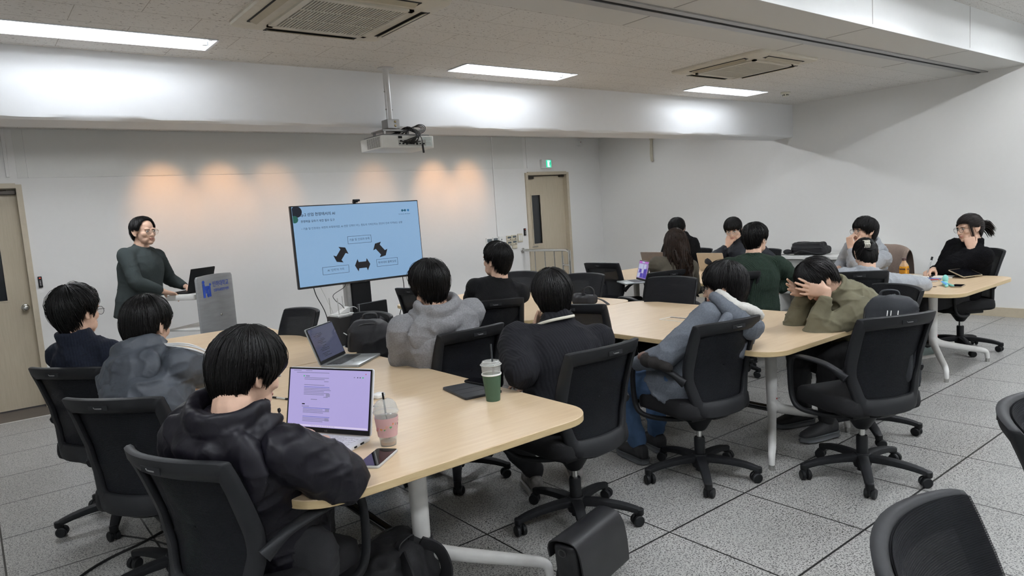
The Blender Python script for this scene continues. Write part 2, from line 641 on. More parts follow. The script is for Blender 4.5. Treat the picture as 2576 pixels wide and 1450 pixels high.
# doors
def door(name, d, hinge_left, win, knob):
    x0, x1, zt = d
    mb = MB()
    for x in (x0 + .015, x1 - .015):
        mb.box((x, YW + .07, (zt - .185) / 2), (.05, .20, zt + .185))
    mb.box(((x0 + x1) / 2, YW + .07, zt - .012), (x1 - x0 - .0801, .20, .05))
    dr = struct(name, mb, M_creamf, smooth=0)
    wx0, wx1, wz0, wz1 = win
    mb = MB()
    yl = YW + .085
    for r in rects(x0 + .04, x1 - .04, -.170, zt - .037, [(wx0, wx1, wz0, wz1)]):
        a, b, c, e = r
        mb.box(((a + b) / 2, yl, (c + e) / 2), (b - a, .04, e - c))
    leaf = struct('door_leaf', mb, M_cream, dr, smooth=0)
    mb = MB()
    for a, b, c, e in ((wx0 - .015, wx1 + .015, wz1, wz1 + .015), (wx0 - .015, wx1 + .015, wz0 - .015, wz0), (wx0 - .015, wx0, wz0, wz1), (wx1, wx1 + .015, wz0, wz1)):
        mb.box(((a + b) / 2, yl - .012, (c + e) / 2), (b - a, .03, e - c))
    struct('window_bead', mb, M_creamf, leaf, smooth=0)
    mb = MB(); mb.box(((wx0 + wx1) / 2, yl + .008, (wz0 + wz1) / 2), (wx1 - wx0, .008, wz1 - wz0)); struct('window_pane', mb, M_glass_d, leaf, smooth=0)
    mb = MB()
    cx = x0 + .12 if hinge_left else x1 - .12
    mb.box((cx, yl - .045, zt - .075), (.16, .05, .045), bev=.008)
    far = x1 - .10 if hinge_left else x0 + .10
    mb.sweep(cr([(cx, yl - .07, zt - .055), ((cx + far) / 2, yl - .055, zt - .048), (far, yl - .05, zt - .045)], 8), .007, 8)
    mb.box((far, yl - .045, zt - .055), (.09, .05, .04), bev=.006)
    struct('door_closer', mb, mat('dark_bronze', (.06, .052, .045), .4, metal=.6), dr)
    if knob:
        kx, kz = knob
        mb = MB()
        mb.lathe([(.0, 0), (.034, 0), (.036, .006), (.030, .010), (.013, .014), (.013, .035), (.027, .042), (.031, .055), (.028, .066), (.018, .072), (.0, .073)], 24, T=(np.array([[1, 0, 0], [0, 0, -1], [0, 1, 0]]), (kx, yl - .02, kz)))
        struct('door_knob', mb, M_chrome, leaf, smooth=60)
    else:
        mb = MB()
        mb.box((x0 + .075, yl - .026, .90), (.045, .012, .16), bev=.004)
        mb.sweep(cr([(x0 + .075, yl - .03, .92), (x0 + .075, yl - .07, .92), (x0 + .10, yl - .075, .92), (x0 + .19, yl - .075, .92)], 10), .009, 8)
        struct('door_lever', mb, M_chrome, leaf, smooth=60)
    return dr
door('door_1', D1, False, (-2.28, -2.075, .955, 1.60), (-1.936, .865))
door('door_2', D2, True, (4.962, 5.14, .963, 1.752), None)
# ------------------------------------------------------------------ lamps and ceiling fittings
M_tube = emis('lit_fluorescent_tube', (.90, .95, 1.0), TUBE_STRENGTH)
M_tuben = emis('lit_fluorescent_tube_near', (.92, .96, 1.0), NEAR_STRENGTH)
M_refl = mat('white_lamp_reflector', (.85, .87, .90), .25)
def ceiling_light(label, x, y, z, mt):
    t = thing('ceiling_light', label, 'light', (x, y, z), 0, 'recessed fluorescent lights')
    mb = MB()
    W, H, dp = .60, .14, .075
    o = np.array([(-W, -H), (W, -H), (W, H), (-W, H)])
    mb.loft([np.c_[o * 1.012 + 0, np.full(4, -.006)], np.c_[o * .985, np.full(4, -.006)], np.c_[o * .985, np.full(4, .0)], np.c_[o * np.array([.97, .8]), np.full(4, dp)]], caps=False)
    q = o * np.array([.97, .8])
    mb.add(np.c_[q, np.full(4, dp)], [(0, 1, 2, 3)])
    mb.loft([np.array([(-W * .97, -.018, dp - .002), (-W * .97, 0, .02), (-W * .97, .018, dp - .002)]), np.array([(W * .97, -.018, dp - .002), (W * .97, 0, .02), (W * .97, .018, dp - .002)])], closed=False, caps=False)
    mb.build('housing', M_refl, t, smooth=0)
    for s in (-1, 1):
        mb = MB()
        mb.sweep([(-.555, s * .066, .030), (.555, s * .066, .030)], .0145, 12)
        mb.build('tube', mt, t)
        mb = MB()
        for e in (-1, 1):
            mb.box((e * .572, s * .066, .034), (.030, .030, .05), bev=.004)
        mb.build('socket', M_white, t)
    return t
for (x, y), l in zip(LIGHTS, ('lit twin tube ceiling light at upper left above presenter side', 'lit twin tube ceiling light right of the projector pole', 'small far lit twin tube ceiling light near the smoke detector')):
    ceiling_light(l, x, y, CZ, M_tube)
M_tube_fill = emis('added_fill_tube_far', (.93, .96, 1.0), FAR_FILL_STRENGTH)
for x, y in FAR_FILL:
    ceiling_light('added twin tube fill light, unseen between the beam and the front wall', x, y, CZ, M_tube_fill)
for x, y in NEAR:
    ceiling_light('lit twin tube light of the higher near ceiling', x, y, NZ, M_tuben)

M_ac = mat('aged_ivory_plastic', (.58, .545, .46), .45)
M_acd = mat('dark_ac_duct', (.02, .02, .02), .8)
def air_conditioner(label, x, y):
    t = thing('ceiling_air_conditioner', label, 'air conditioner', (x, y, CZ), 0, 'ceiling cassette air conditioners')
    S = .465
    mb = MB()
    o = rrect(2 * S, 2 * S, .06, 6)
    g = .285
    mb.loft([np.c_[o, np.full(len(o), 0)], np.c_[o, np.full(len(o), -.012)], np.c_[o * .985, np.full(len(o), -.022)], np.c_[rrect(1.72 * S, 1.72 * S, .04, 6), np.full(len(o), -.034)], np.c_[rrect(2 * g + .05, 2 * g + .05, .02, 6), np.full(len(o), -.036)]])
    mb.build('panel', M_ac, t, smooth=25)
    mb = MB()
    mb.box((0, 0, -.0365), (2 * g - .03, 2 * g - .03, .003))
    mb.build('intake', M_acd, t, smooth=0)
    mb = MB()
    for k in range(30):
        xx = -g + .02 + (2 * g - .04) * k / 29
        mb.box((xx, 0, -.042), (.008, 2 * g - .02, .009))
    for k in range(4):
        mb.box((0, -g + .02 + (2 * g - .04) * k / 3, -.043), (2 * g - .02, .006, .009))
    for s in (-1, 1):
        mb.box((s * g, 0, -.042), (.03, 2 * g + .03, .012)); mb.box((0, s * g, -.042), (2 * g + .03, .03, .012))
    mb.build('grille', M_ac, t, smooth=0)
    for k in range(4):
        R = rotz(90 * k)
        mb = MB()
        mb.box((0, -.385, -.0335), (.56, .058, .004), R=None)
        mb.V = [v @ R.T for v in mb.V]
        mb.build('air_slot', M_acd, t, smooth=0)
        mb = MB()
        mb.box((0, -.388, -.039), (.53, .046, .005), R=np.array([[1, 0, 0], [0, .94, .34], [0, -.34, .94]]), bev=.002)
        mb.V = [v @ R.T for v in mb.V]
        mb.build('flap', mat('yellowed_flap', (.40, .36, .27), .45), t)
    mb = MB()
    write(mb, 'LG', .022, (rotz(90) @ np.diag([1, -1, -1.]), (.318, .02, -.0372)))
    mb.build('maker_mark', M_grey, t, smooth=0)
air_conditioner('big ivory ceiling air conditioner at top centre above the tables', *ACS[0])
air_conditioner('smaller looking ceiling air conditioner further right, beside bulkhead edge', *ACS[1])

# smoke detector
t = thing('smoke_detector', 'round white smoke detector on the ceiling near the right wall', 'smoke detector', (5.30, 2.44, CZ))
mb = MB(); mb.lathe([(.0, 0), (.055, 0), (.055, -.012), (.042, -.022), (.0, -.022)], 24); mb.build('base', mat('cream_plastic', (.62, .60, .50), .4), t)
mb = MB(); mb.lathe([(.0, -.022), (.030, -.022), (.030, -.042), (.022, -.048), (.0, -.048)], 20); mb.build('sensor_head', mat('cream_plastic', (.62, .60, .50), .4), t)
mb = MB()
for k in range(6):
    a = k * PI / 3
    mb.box((.0305 * math.cos(a), .0305 * math.sin(a), -.032), (.010, .010, .012), R=rotz(60 * k))
mb.build('sensor_slot', M_black, t)

# warm wall washers behind the beam
M_warm = emis('warm_downlight_lens', (1.0, .72, .42), 12)
for i, (x, y, k) in enumerate(((-.52, 6.50, 1.0), (.12, 6.52, .9), (.74, 6.53, .55), (2.12, 6.52, .5), (3.08, 6.52, 1.0), (3.68, 6.53, .95))):
    t = thing('downlight', 'warm recessed downlight behind the beam washing the front wall', 'light', (x, 5.90, CZ), 0, 'warm downlights')
    mb = MB(); mb.lathe([(.055, 0), (.055, -.004), (.044, -.004), (.040, .0)], 24, caps=False); mb.build('trim_ring', M_white, t)
    mb = MB(); mb.lathe([(.0, -.001), (.038, -.001), (.038, -.002), (0, -.002)], 20); mb.build('lens', M_warm, t)
    ld = bpy.data.lights.new('warm_spot', 'SPOT')
    ld.energy = SPOT_WATT * k
    ld.color = (1.0, .50, .20)
    ld.spot_size = math.radians(50)
    ld.spot_blend = 1.0
    ld.shadow_soft_size = .03
    lo = bpy.data.objects.new('downlight_beam', ld)
    COL.objects.link(lo)
    lo.parent = t
    lo.location = (0, 0, -.02)
    lo.rotation_euler = (math.radians(45), 0, 0)

# projector
t = thing('projector', 'white projector hanging from a ceiling pole in front of the beam', 'projector', (.33, 2.86, CZ))
M_proj = mat('projector_shell', (.66, .66, .63), .4)
mb = MB(); mb.lathe([(.0, 0), (.062, 0), (.062, -.008), (.0, -.008)], 24); mb.sweep([(0, 0, 0), (0, 0, -.40)], .0245, 20); mb.build('pole', mat('silver_paint', (.60, .60, .60), .3, metal=.3), t)
mb = MB()
for z, s in ((-.18, -1), (-.315, -1), (-.315, 1)):
    mb.ellip((s * .026, -.004, z), .007, n=5)
mb.build('pole_bolt', M_alu, t)
mb = MB(); mb.box((.0, -.01, -.43), (.105, .10, .07), bev=.006); mb.box((0, 0, -.485), (.24, .20, .012), bev=.003)
for sx in (-1, 1):
    for sy in (-1, 1):
        mb.box((sx * .10, sy * .08, -.505), (.018, .018, .04))
mb.build('mount_bracket', M_alu, t, smooth=30)
mb = MB()
for z in (-.415, -.445):
    mb.ellip((.012, -.061, z), (.010, .005, .010), n=6)
mb.build('bracket_screw', mat('brass_screw', (.35, .28, .15), .4, metal=1), t)
mb = MB(); mb.prism(rrect(.46, .36, .02), -.625, -.53, .008, T=(np.eye(3), (.06, .02, 0))); mb.prism(rrect(.42, .32, .02), -.53, -.518, .004, mi=1, T=(np.eye(3), (.06, .02, 0))); mb.build('body', [M_proj, M_grey], t)
mb = MB()
for i in range(13):
    for j in range(9):
        mb.box((-.1705, -.125 + i * .0165, -.61 + j * .0085), (.002, .006, .005))
mb.build('side_vent', M_black, t, smooth=0)
mb = MB()
mb.box((.09, -.161, -.585), (.24, .002, .045), mi=0)
for k in range(8):
    mb.box((-.02 + k * .030, -.163, -.592), (.016, .003, .008 + .004 * (k % 3)), mi=1)
for k in range(5):
    mb.box((-.01 + k * .036, -.163, -.572), (.012, .003, .010), mi=1)
mb.box((-.015, -.164, -.545), (.030, .006, .018), mi=1)
mb.build('connector_panel', [mat('pale_grey_plate', (.42, .42, .40), .4), M_black], t, smooth=0)
mb = MB(); mb.box((.225, -.161, -.575), (.085, .0015, .07), mi=0)
for k in range(5):
    mb.box((.225, -.1622, -.595 + k * .012), (.06 - .008 * (k % 3), .001, .002), mi=1)
mb.build('rating_label', [mat('label_paper', (.60, .66, .64), .5), M_grey], t, smooth=0)
mb = MB()
rr = random.Random(3)
for k in range(7):
    a = rr.uniform(-.02, .05)
    mb.sweep(cr([(.0 + .02 * k, .0, -.505), (.09 + a, -.12, -.49 + rr.uniform(0, .03)), (.13 + a * .5, -.185, -.53), (.10 - .03 * k * .5, -.19, -.585 + rr.uniform(-.01, .015)), (-.02 + .03 * k, -.166, -.575 - .01 * (k % 2))], 22), .0042, 6)
for k in range(4):
    c = np.array((.155 + .01 * k, -.11, -.475))
    a = np.linspace(0, 2 * PI, 22)
    mb.sweep(np.c_[c[0] + .055 * np.cos(a), c[1] + .02 * np.sin(a) - .004 * k, c[2] + (.020 + .006 * k) * np.sin(a + .4)], .0032, 6)
mb.sweep(cr([(.14, -.15, -.50), (.155, -.19, -.55), (.16, -.192, -.60)], 10), .003, 6)
mb.sweep([(.16, -.192, -.60), (.166, -.192, -.665)], .008, 8)
mb.build('cable', M_cable_b, t)

# ------------------------------------------------------------------ wall fittings
t = thing('exit_sign', 'lit green exit sign with running figure above the far door', 'exit sign', (5.247, YW, 2.247))
mb = MB(); mb.prism(rrect(.225, .15, .012), 0, .055, .006, T=(np.array([[1, 0, 0], [0, 0, -1], [0, 1, 0]]), (0, 0, 0))); mb.build('housing', M_white, t)
mb = MB(); mb.box((.025, -.0565, 0), (.105, .004, .115)); mb.build('green_panel', emis('exit_green', (.02, .62, .34), 1.1), t, smooth=0)
mb = MB()
mb.box((.025, -.059, 0), (.055, .001, .104), mi=0)
mb.build('lit_doorway', emis('exit_white', (.55, 1.0, .85), 1.3), t, smooth=0)
mb = MB()
def limb(a, b, r):
    mb.sweep([(.025 + a[0], -.0605, a[1]), (.025 + b[0], -.0605, b[1])], r, 6)
mb.ellip((.031, -.0605, .036), (.008, .002, .008), n=6)
limb((.024, .022), (.018, -.012), .006); limb((.024, .02), (.041, .008), .0035); limb((.024, .02), (.006, .012), .0035)
limb((.018, -.012), (.034, -.022), .004); limb((.034, -.022), (.028, -.042), .0035); limb((.018, -.012), (.012, -.03), .004); limb((.012, -.03), (-.004, -.036), .0035)
mb.build('running_figure', emis('exit_figure_green', (.0, .40, .22), .8), t)

def keypad(label, x, z):
    t = thing('keypad', label, 'keypad', (x, YW, z))
    mb = MB(); mb.prism(rrect(.036, .115, .006), 0, .022, .004, T=(np.array([[1, 0, 0], [0, 0, -1], [0, 1, 0]]), (0, 0, 0))); mb.build('body', M_black, t)
    mb = MB()
    for k in range(6):
        mb.box((0, -.0228, .012 - .010 * k), (.012, .0015, .005))
    mb.build('key', mat('pale_key', (.35, .35, .35), .5), t)
    mb = MB(); mb.box((0, -.0228, .040), (.014, .0015, .010)); mb.build('status_light', emis('red_led', (1, .08, .03), .6), t)
keypad('slim black keypad beside the left door', -1.785, 1.115)
keypad('slim black keypad left of the far door with window slit', 4.715, 1.175)
M_iv = mat('ivory_switch_plastic', (.55, .50, .38), .4)
M_lcd = mat('grey_display', (.10, .12, .13), .2)
def panel(label, x0, x1, z0, z1, m, scr, name='wall_controller'):
    t = thing(name, label, 'wall control', ((x0 + x1) / 2, YW, (z0 + z1) / 2))
    mb = MB(); mb.prism(rrect(x1 - x0, z1 - z0, .006), 0, .020, .004, T=(np.array([[1, 0, 0], [0, 0, -1], [0, 1, 0]]), (0, 0, 0))); mb.build('body', m, t)
    for a, b, c, d, mm in scr:
        mb = MB(); mb.box(((a + b) / 2, -.0212, (c + d) / 2), (b - a, .002, d - c)); mb.build('display' if mm is M_lcd else 'button', mm, t, smooth=0)
panel('white wall controller with dark display, left of the pair behind black sweater head', 3.935, 4.055, .975, 1.095 + .04, M_white, [(-.045, .045, .01, .06, M_lcd), (-.03, .03, -.05, -.03, M_grey)])
panel('white wall controller with dark display, right of the pair by the conduit', 4.062, 4.165, .985, 1.135, M_white, [(-.04, .04, .01, .06, M_lcd), (-.03, .03, -.05, -.03, M_grey)])
panel('plain white socket plate between the two groups of wall controls', 4.185, 4.275, 1.02, 1.14, M_white, [(-.012, .012, .0, .02, M_grey)], 'socket_plate')
for k, (x, z, nm) in enumerate(((4.385, 1.10, 'upper left'), (4.488, 1.105, 'upper right'), (4.385, 1.02, 'lower left'), (4.488, 1.025, 'lower right'))):
    panel('ivory thermostat with grey display, %s of the block of four' % nm, x - .05, x + .05, z - .038, z + .038, M_iv, [(-.035, .035, -.005, .025, M_lcd), (.01, .03, -.028, -.018, M_black)], 'thermostat')
panel('small blank ivory plate hung below the four thermostats', 4.44, 4.535, .93, .98, M_iv, [], 'blank_plate')
panel('ivory light switch plate with two tall rockers beside the thermostats', 4.56, 4.655, 1.02, 1.155, M_iv, [(-.032, -.004, -.045, .045, M_white), (.004, .032, -.045, .045, M_white)], 'light_switch')

t = thing('wall_sensor', 'tiny white sensor box at the top of the front wall under the beam', 'sensor', (6.03, YW, 2.585))
mb = MB(); mb.box((0, -.03, 0), (.075, .06, .09), bev=.006); mb.build('body', M_white, t)
mb = MB(); mb.ellip((-.01, -.061, .015), (.008, .003, .008), n=6); mb.build('red_lamp', mat('dark_red', (.2, .02, .02), .3), t)
t = thing('wall_bracket', 'cream curved bracket hanging high on the right wall', 'bracket', (XR, 5.44, 2.40))
mb = MB(); mb.sweep(cr([(-.03, .0, .13), (-.035, .0, 0), (-.05, -.005, -.14), (-.035, -.005, -.235)], 14), np.array([[.028, .016]] * 14), 12, power=3); mb.build('strap', mat('cream_plastic2', (.52, .49, .40), .45), t)
mb = MB(); mb.box((-.02, 0, .13), (.04, .08, .05), bev=.006); mb.build('wall_plate', mat('cream_plastic2', (.52, .49, .40), .45), t)

# handrail beside the far door
t = thing('handrail', 'polished steel handrail with thin bars in front of the far door', 'handrail', (4.70, 6.0, 0))
mb = MB(); mb.sweep(cr([(-.05, .645, .885), (-.02, .2, .885), (0, -.28, .885)], 12).tolist() + cr([(.002, -.33, .882), (.003, -.375, .86), (.003, -.385, .81), (.003, -.385, .0)], 12).tolist(), .021, 14); mb.build('top_rail', M_chrome, t)
mb = MB(); mb.lathe([(0, 0), (.038, 0), (.038, .010), (.024, .016), (0, .016)], 20, T=(np.array([[1, 0, 0], [0, 0, -1], [0, 1, 0]]), (-.05, .645, .885))); mb.build('wall_flange', M_chrome, t)
for y in (.40, .16, -.06, -.24):
    mb = MB(); mb.sweep([(-.01, y, .87), (-.005, y, 0)], .008, 8); mb.build('bar', M_chrome, t)
mb = MB(); mb.sweep([(.003, -.33 + .10, .80), (.003, -.33 + .10, .0)], .016, 12); mb.build('inner_post', M_chrome, t)
mb = MB(); mb.sweep([(.003, -.23, .66), (.003, -.385, .66)], .011, 10); mb.ellip((.003, -.245, .66), .018, n=6); mb.ellip((.003, -.37, .66), .018, n=6); mb.build('connector', M_chrome, t)
# ------------------------------------------------------------------ tables
M_top = mat_wood('pale_oak_laminate', (.60, .462, .305), (.545, .40, .255), .36, (1.1, 12, 1), 3.2)
M_edge = mat_wood('oak_edge_band', (.50, .385, .215), (.45, .335, .18), .42, (3, 3, 25), 4)
TZ = .70
def conference_table(label, x, y0, y1, cut=0., hatch=True):
    yc = (y0 + y1) / 2
    t = thing('conference_table', label, 'table', (x, yc, 0), 0, 'pale wood conference tables')
    hw, hl = .613, (y1 - y0) / 2
    mb = MB()
    o = rrect(2 * hw, 2 * hl, .15, 9)
    z1, z0 = TZ, TZ - .030
    e = np.roll(o, -1, 0) - np.roll(o, 1, 0)
    nn = np.c_[e[:, 1], -e[:, 0]]
    nn /= np.linalg.norm(nn, axis=1)[:, None]
    q = lambda d, z: np.c_[o - nn * d, np.full(len(o), z)]
    mb.loft([q(.004, z0), q(.0, z0 + .003), q(.0, z1 - .003)], mi=1, caps=False)
    mb.loft([q(.0, z1 - .003), q(.0015, z1)], mi=0, caps=False)
    n = len(o)
    mb.add(q(.0015, z1), [tuple(range(n))], 0)
    mb.add(q(.004, z0), [tuple(range(n))[::-1]], 1)
    mb.build('tabletop', [M_top, M_edge], t, smooth=30)
    if hatch:
        mb = MB()
        W, H = .13, .40
        for a, b, c, d in ((-W / 2, W / 2, H / 2 - .004, H / 2), (-W / 2, W / 2, -H / 2, -H / 2 + .004), (-W / 2, -W / 2 + .004, -H / 2, H / 2), (W / 2 - .004, W / 2, -H / 2, H / 2)):
            mb.box(((a + b) / 2, (c + d) / 2, TZ + .0015), (b - a, d - c, .003))
        mb.box((W / 2 - .018, 0, TZ + .001), (.012, H - .02, .002), mi=1)
        mb.build('cable_hatch', [M_white, mat('dark_gap', (.06, .055, .05), .6)], t, smooth=0)
    for s in (-1, 1):
        yl = s * (hl - .40)
        fr = MB()
        fr.sweep([(0, yl, z0), (0, yl, .50), (0, yl, .24), (0, yl + s * .004, .19)], np.array([[.042, .034], [.039, .032], [.036, .030], [.040, .034]]), 20)
        for sx in (-1, 1):
            fr.sweep(cr([(0, yl, .225), (sx * .06, yl + s * .035, .192), (sx * .22, yl + s * .13, .145), (sx * .36, yl + s * .215, .108), (sx * .415, yl + s * .245, .086), (sx * .428, yl + s * .252, .05), (sx * .429, yl + s * .253, .022)], 26),
                     np.c_[np.interp(np.linspace(0, 1, 26), [0, .2, .8, 1], [.030, .026, .019, .017]), np.interp(np.linspace(0, 1, 26), [0, .2, .8, 1], [.040, .030, .019, .017])], 14)
        me = remesh(fr, .0065, 4)
        link('leg_frame', me, M_whitem, t)
        mb = MB()
        for sx in (-1, 1):
            mb.sweep([(sx * .429, yl + s * .253, .028), (sx * .429, yl + s * .253, .0)], .0165, 12)
        mb.build('foot_glide', M_chrome, t)
        mb = MB()
        mb.box((0, yl, z0 - .008), (.70, .07, .016), bev=.003)
        mb.build('top_bracket', M_whitem, t)
        mb = MB()
        mb.box((-.004, yl - .0360, .271), (.007, .002, .009), mi=0)
        write(mb, 'FURSYS', .0085, (np.array([[1, 0, 0], [0, 0, -1], [0, 1, 0]]), (.001, yl - .0372, .267)), mi=1)
        mb.build('maker_mark', [mat('red_mark', (.45, .04, .03), .4), M_black], t, smooth=0)
    mb = MB()
    mb.sweep([(0, -(hl - .40), .20), (0, (hl - .40), .20)], .021, 14)
    mb.build('stretcher', mat('dark_chrome', (.09, .09, .09), .16, metal=.9), t)
    return t
TX = (-1.105, 1.392, 3.778)
conference_table('near left pale wood table carrying the open white laptop', TX[0], -.085, 1.925)
conference_table('far left pale wood table close to the lectern', TX[0], 1.935, 3.93)
conference_table('middle pale wood table with bowed man resting elbows on its end', TX[1], -.080, 1.925)
conference_table('far middle pale wood table with the small black bag on it', TX[1], 1.935, 3.93)
conference_table('right pale wood table with the bottle and notebook on it', TX[2], -.090, 1.925, hatch=False)
conference_table('far right pale wood table with laptops opened face to face', TX[2], 1.935, 3.90)

# ------------------------------------------------------------------ office chair
M_net = mat_netting()
M_seat = mat('black_seat_fabric', (.010, .010, .011), .85, bump=.25, bscale=500, spec=.25)
M_frame = mat('charcoal_chair_plastic', (.0115, .012, .0135), .55, spec=.24, bump=.05, bscale=900)
def back_pt(x, z, off=0.):
    """point of the chair back: S curved in profile, wrapped round the sitter"""
    y = np.interp(z, [.38, .46, .56, .66, .78, .90], [-.215, -.205, -.200, -.215, -.255, -.300])
    return np.array((x, y + 1.25 * x * x - off, z))
def back_outline(inner, n=11):
    if not inner:
        pts = [(0, .392), (.115, .395), (.165, .415), (.183, .45), (.200, .51), (.222, .60), (.229, .70), (.228, .80), (.224, .875), (.212, .893), (.12, .900), (0, .903)]
    else:
        pts = [(0, .475), (.105, .476), (.135, .480), (.148, .50), (.165, .555), (.182, .605), (.184, .68), (.186, .76), (.187, .815), (.180, .828), (.10, .835), (0, .838)]
    P = cr(pts, 40)
    L = P[1:-1][::-1] * np.array([-1, 1])
    return np.vstack([P, L])
def make_chair():
    root = thing('office_chair', 'office chair', 'chair')
    # star base
    mb = MB()
    mb.lathe([(.0, .055), (.040, .055), (.046, .075), (.046, .118), (.036, .130), (.0, .130)], 20)
    for k in range(5):
        a = math.radians(90 + 72 * k)
        d = np.array((math.cos(a), math.sin(a), 0))
        P = cr([d * .02 + (0, 0, .104), d * .12 + (0, 0, .102), d * .22 + (0, 0, .090), d * .285 + (0, 0, .074), d * .303 + (0, 0, .066)], 10)
        mb.sweep(P, np.c_[np.linspace(.030, .019, 10), np.linspace(.022, .013, 10)], 10, power=3.2)
    mb.build('star_base', M_blackm, root, smooth=45)
    for k in range(5):
        a = math.radians(90 + 72 * k)
        d = np.array((math.cos(a), math.sin(a), 0))
        th = math.radians(37 + 131 * k)
        R = np.array([[math.cos(th), -math.sin(th), 0], [math.sin(th), math.cos(th), 0], [0, 0, 1]])
        c = d * .300
        mb = MB()
        Rw = R @ np.array([[0, 0, 1.], [0, 1, 0], [-1, 0, 0]])
        for s in (-1, 1):
            mb.lathe([(.0, -.010), (.022, -.010), (.0265, -.006), (.0265, .006), (.022, .010), (.0, .010)], 18, T=(Rw, c + R @ np.array((s * .016, .012, .0265))))
        mb.sweep([c + (0, 0, .035), c + (0, 0, .075)], .011, 8)
        mb.lathe([(0, .050), (.019, .050), (.021, .056), (.021, .078), (.016, .082), (0, .082)], 14, T=(np.eye(3), (c[0], c[1], 0)))
        mb.box(c + R @ np.array((0, .006, .034)), (.012, .030, .040), R=R, bev=.003)
        mb.build('caster', M_black, root, smooth=40)
    mb = MB()
    mb.lathe([(.0, .035), (.026, .035), (.026, .05), (.028, .10), (.029, .215), (.026, .222), (.0, .222)], 18)
    mb.build('gas_column', M_black, root)
    mb = MB(); mb.sweep([(0, 0, .215), (0, 0, .29)], .0145, 14); mb.build('chrome_piston', M_chrome, root)
    mb = MB()
    mb.lathe([(.0, .262), (.030, .262), (.040, .272), (.085, .345), (.092, .375), (.0, .375)], 20)
    mb.box((0, .02, .366), (.30, .26, .03), bev=.01)
    mb.sweep(cr([(0, -.06, .36), (0, -.15, .375), (0, -.195, .405), (0, -.190, .45)], 8), np.array([[.055, .018]] * 8), 10, power=3)
    mb.sweep([(.08, .05, .355), (.30, .06, .345)], .006, 6)
    mb.build('seat_mechanism', M_black, root)
    # seat
    mb = MB()
    o = rrect(.475, .455, .09, 7)
    o[:, 1] += .035
    rings = []
    for s, z in ((.93, .388), (.985, .396), (1.0, .412), (1.0, .432), (.985, .450), (.93, .462), (.80, .469), (.5, .472), (.15, .472)):
        c = np.array((0, .035))
        r = (o - c) * s + c
        zz = z + .012 * np.clip((r[:, 1] - .05) / .2, -.5, 1) * 0 - .03 * np.clip((r[:, 1] - .15) / .13, 0, 1) ** 2 + .018 * np.clip(np.abs(r[:, 0]) / .23, 0, 1) ** 2 * (z > .44)
        rings.append(np.c_[r, zz])
    mb.loft(rings)
    mb.build('seat', M_seat, root, smooth=60)
    # back frame
    oo, oi = back_outline(False), back_outline(True)
    m = len(oo)
    rings = []
    for t, off in ((0, -.006), (.0, .006), (.06, .014), (.5, .020), (.94, .012), (1., .004), (1., -.006), (.9, -.012), (.1, -.012)):
        q = oo * (1 - t) + oi * t
        lip = 0.
        rings.append(np.array([back_pt(p[0], p[1], off * (1 + .2 * max(0, (p[1] - .80) / .1)) if off > 0 else off) for p in q]))
    mb = MB(); mb.loft(rings, wrap=True); mb.build('back_frame', M_frame, root, smooth=50)
    # netting
    mb = MB()
    for off, flip in ((-.0145, 0), (-.0185, 1)):
        rings = []
        for t in (.975, .85, .65, .45, .25, .02):
            c = np.array((0, .655))
            q = (oo - c) * t + c
            rings.append(np.array([back_pt(p[0], p[1], off) for p in q]))
        if flip:
            rings = [r[::-1] for r in rings]
        mb.loft(rings, caps=False)
    mb.build('back_netting', M_net, root, smooth=180)
    mb = MB()
    P0 = back_pt(.0, .868, .0235)
    mb.box(P0, (.085, .003, .020), bev=.001)
    mb.build('maker_plate', M_blackm, root)
    mb = MB()
    P1 = P0 + (0, -.0025, 0)
    mb.sweep([P1 + (-.018, 0, .003), P1 + (-.012, 0, -.003)], .0014, 6); mb.box(P1 + (.004, 0, -.002), (.028, .001, .004))
    mb.build('maker_mark', mat('pale_mark', (.14, .14, .14), .5), root, smooth=0)
    for s in (-1, 1):
        mb = MB()
        P = cr([back_pt(s * .215, .585) + (s * .008, -.005, 0), (s * .250, -.085, .632), (s * .262, .00, .650), (s * .266, .12, .652), (s * .266, .185, .640), (s * .265, .212, .605), (s * .262, .222, .52), (s * .258, .215, .42), (s * .250, .185, .368), (s * .22, .12, .348), (s * .15, .03, .343), (s * .05, -.03, .345)], 44)
        u = np.linspace(0, 1, 44)
        wd = np.interp(u, [0, .08, .16, .36, .42, 1], [.016, .020, .026, .026, .015, .013])
        th = np.interp(u, [0, .08, .16, .36, .42, 1], [.024, .012, .009, .009, .011, .012])
        mb.sweep(P, np.c_[wd, th], 12, ref=(0, 0, 1), power=2.8)
        mb.build('armrest', M_frame, root, smooth=60)
    return root
chair0 = make_chair()
_used = [False]
def place_chair(x, y, deg, label, group='black mesh office chairs', base=0):
    c = copy_tree(chair0) if _used[0] else chair0
    _used[0] = True
    c.location = (x, y, 0)
    c.rotation_euler = (0, 0, math.radians(deg - 90))
    tag(c, label, 'chair', group)
    return c
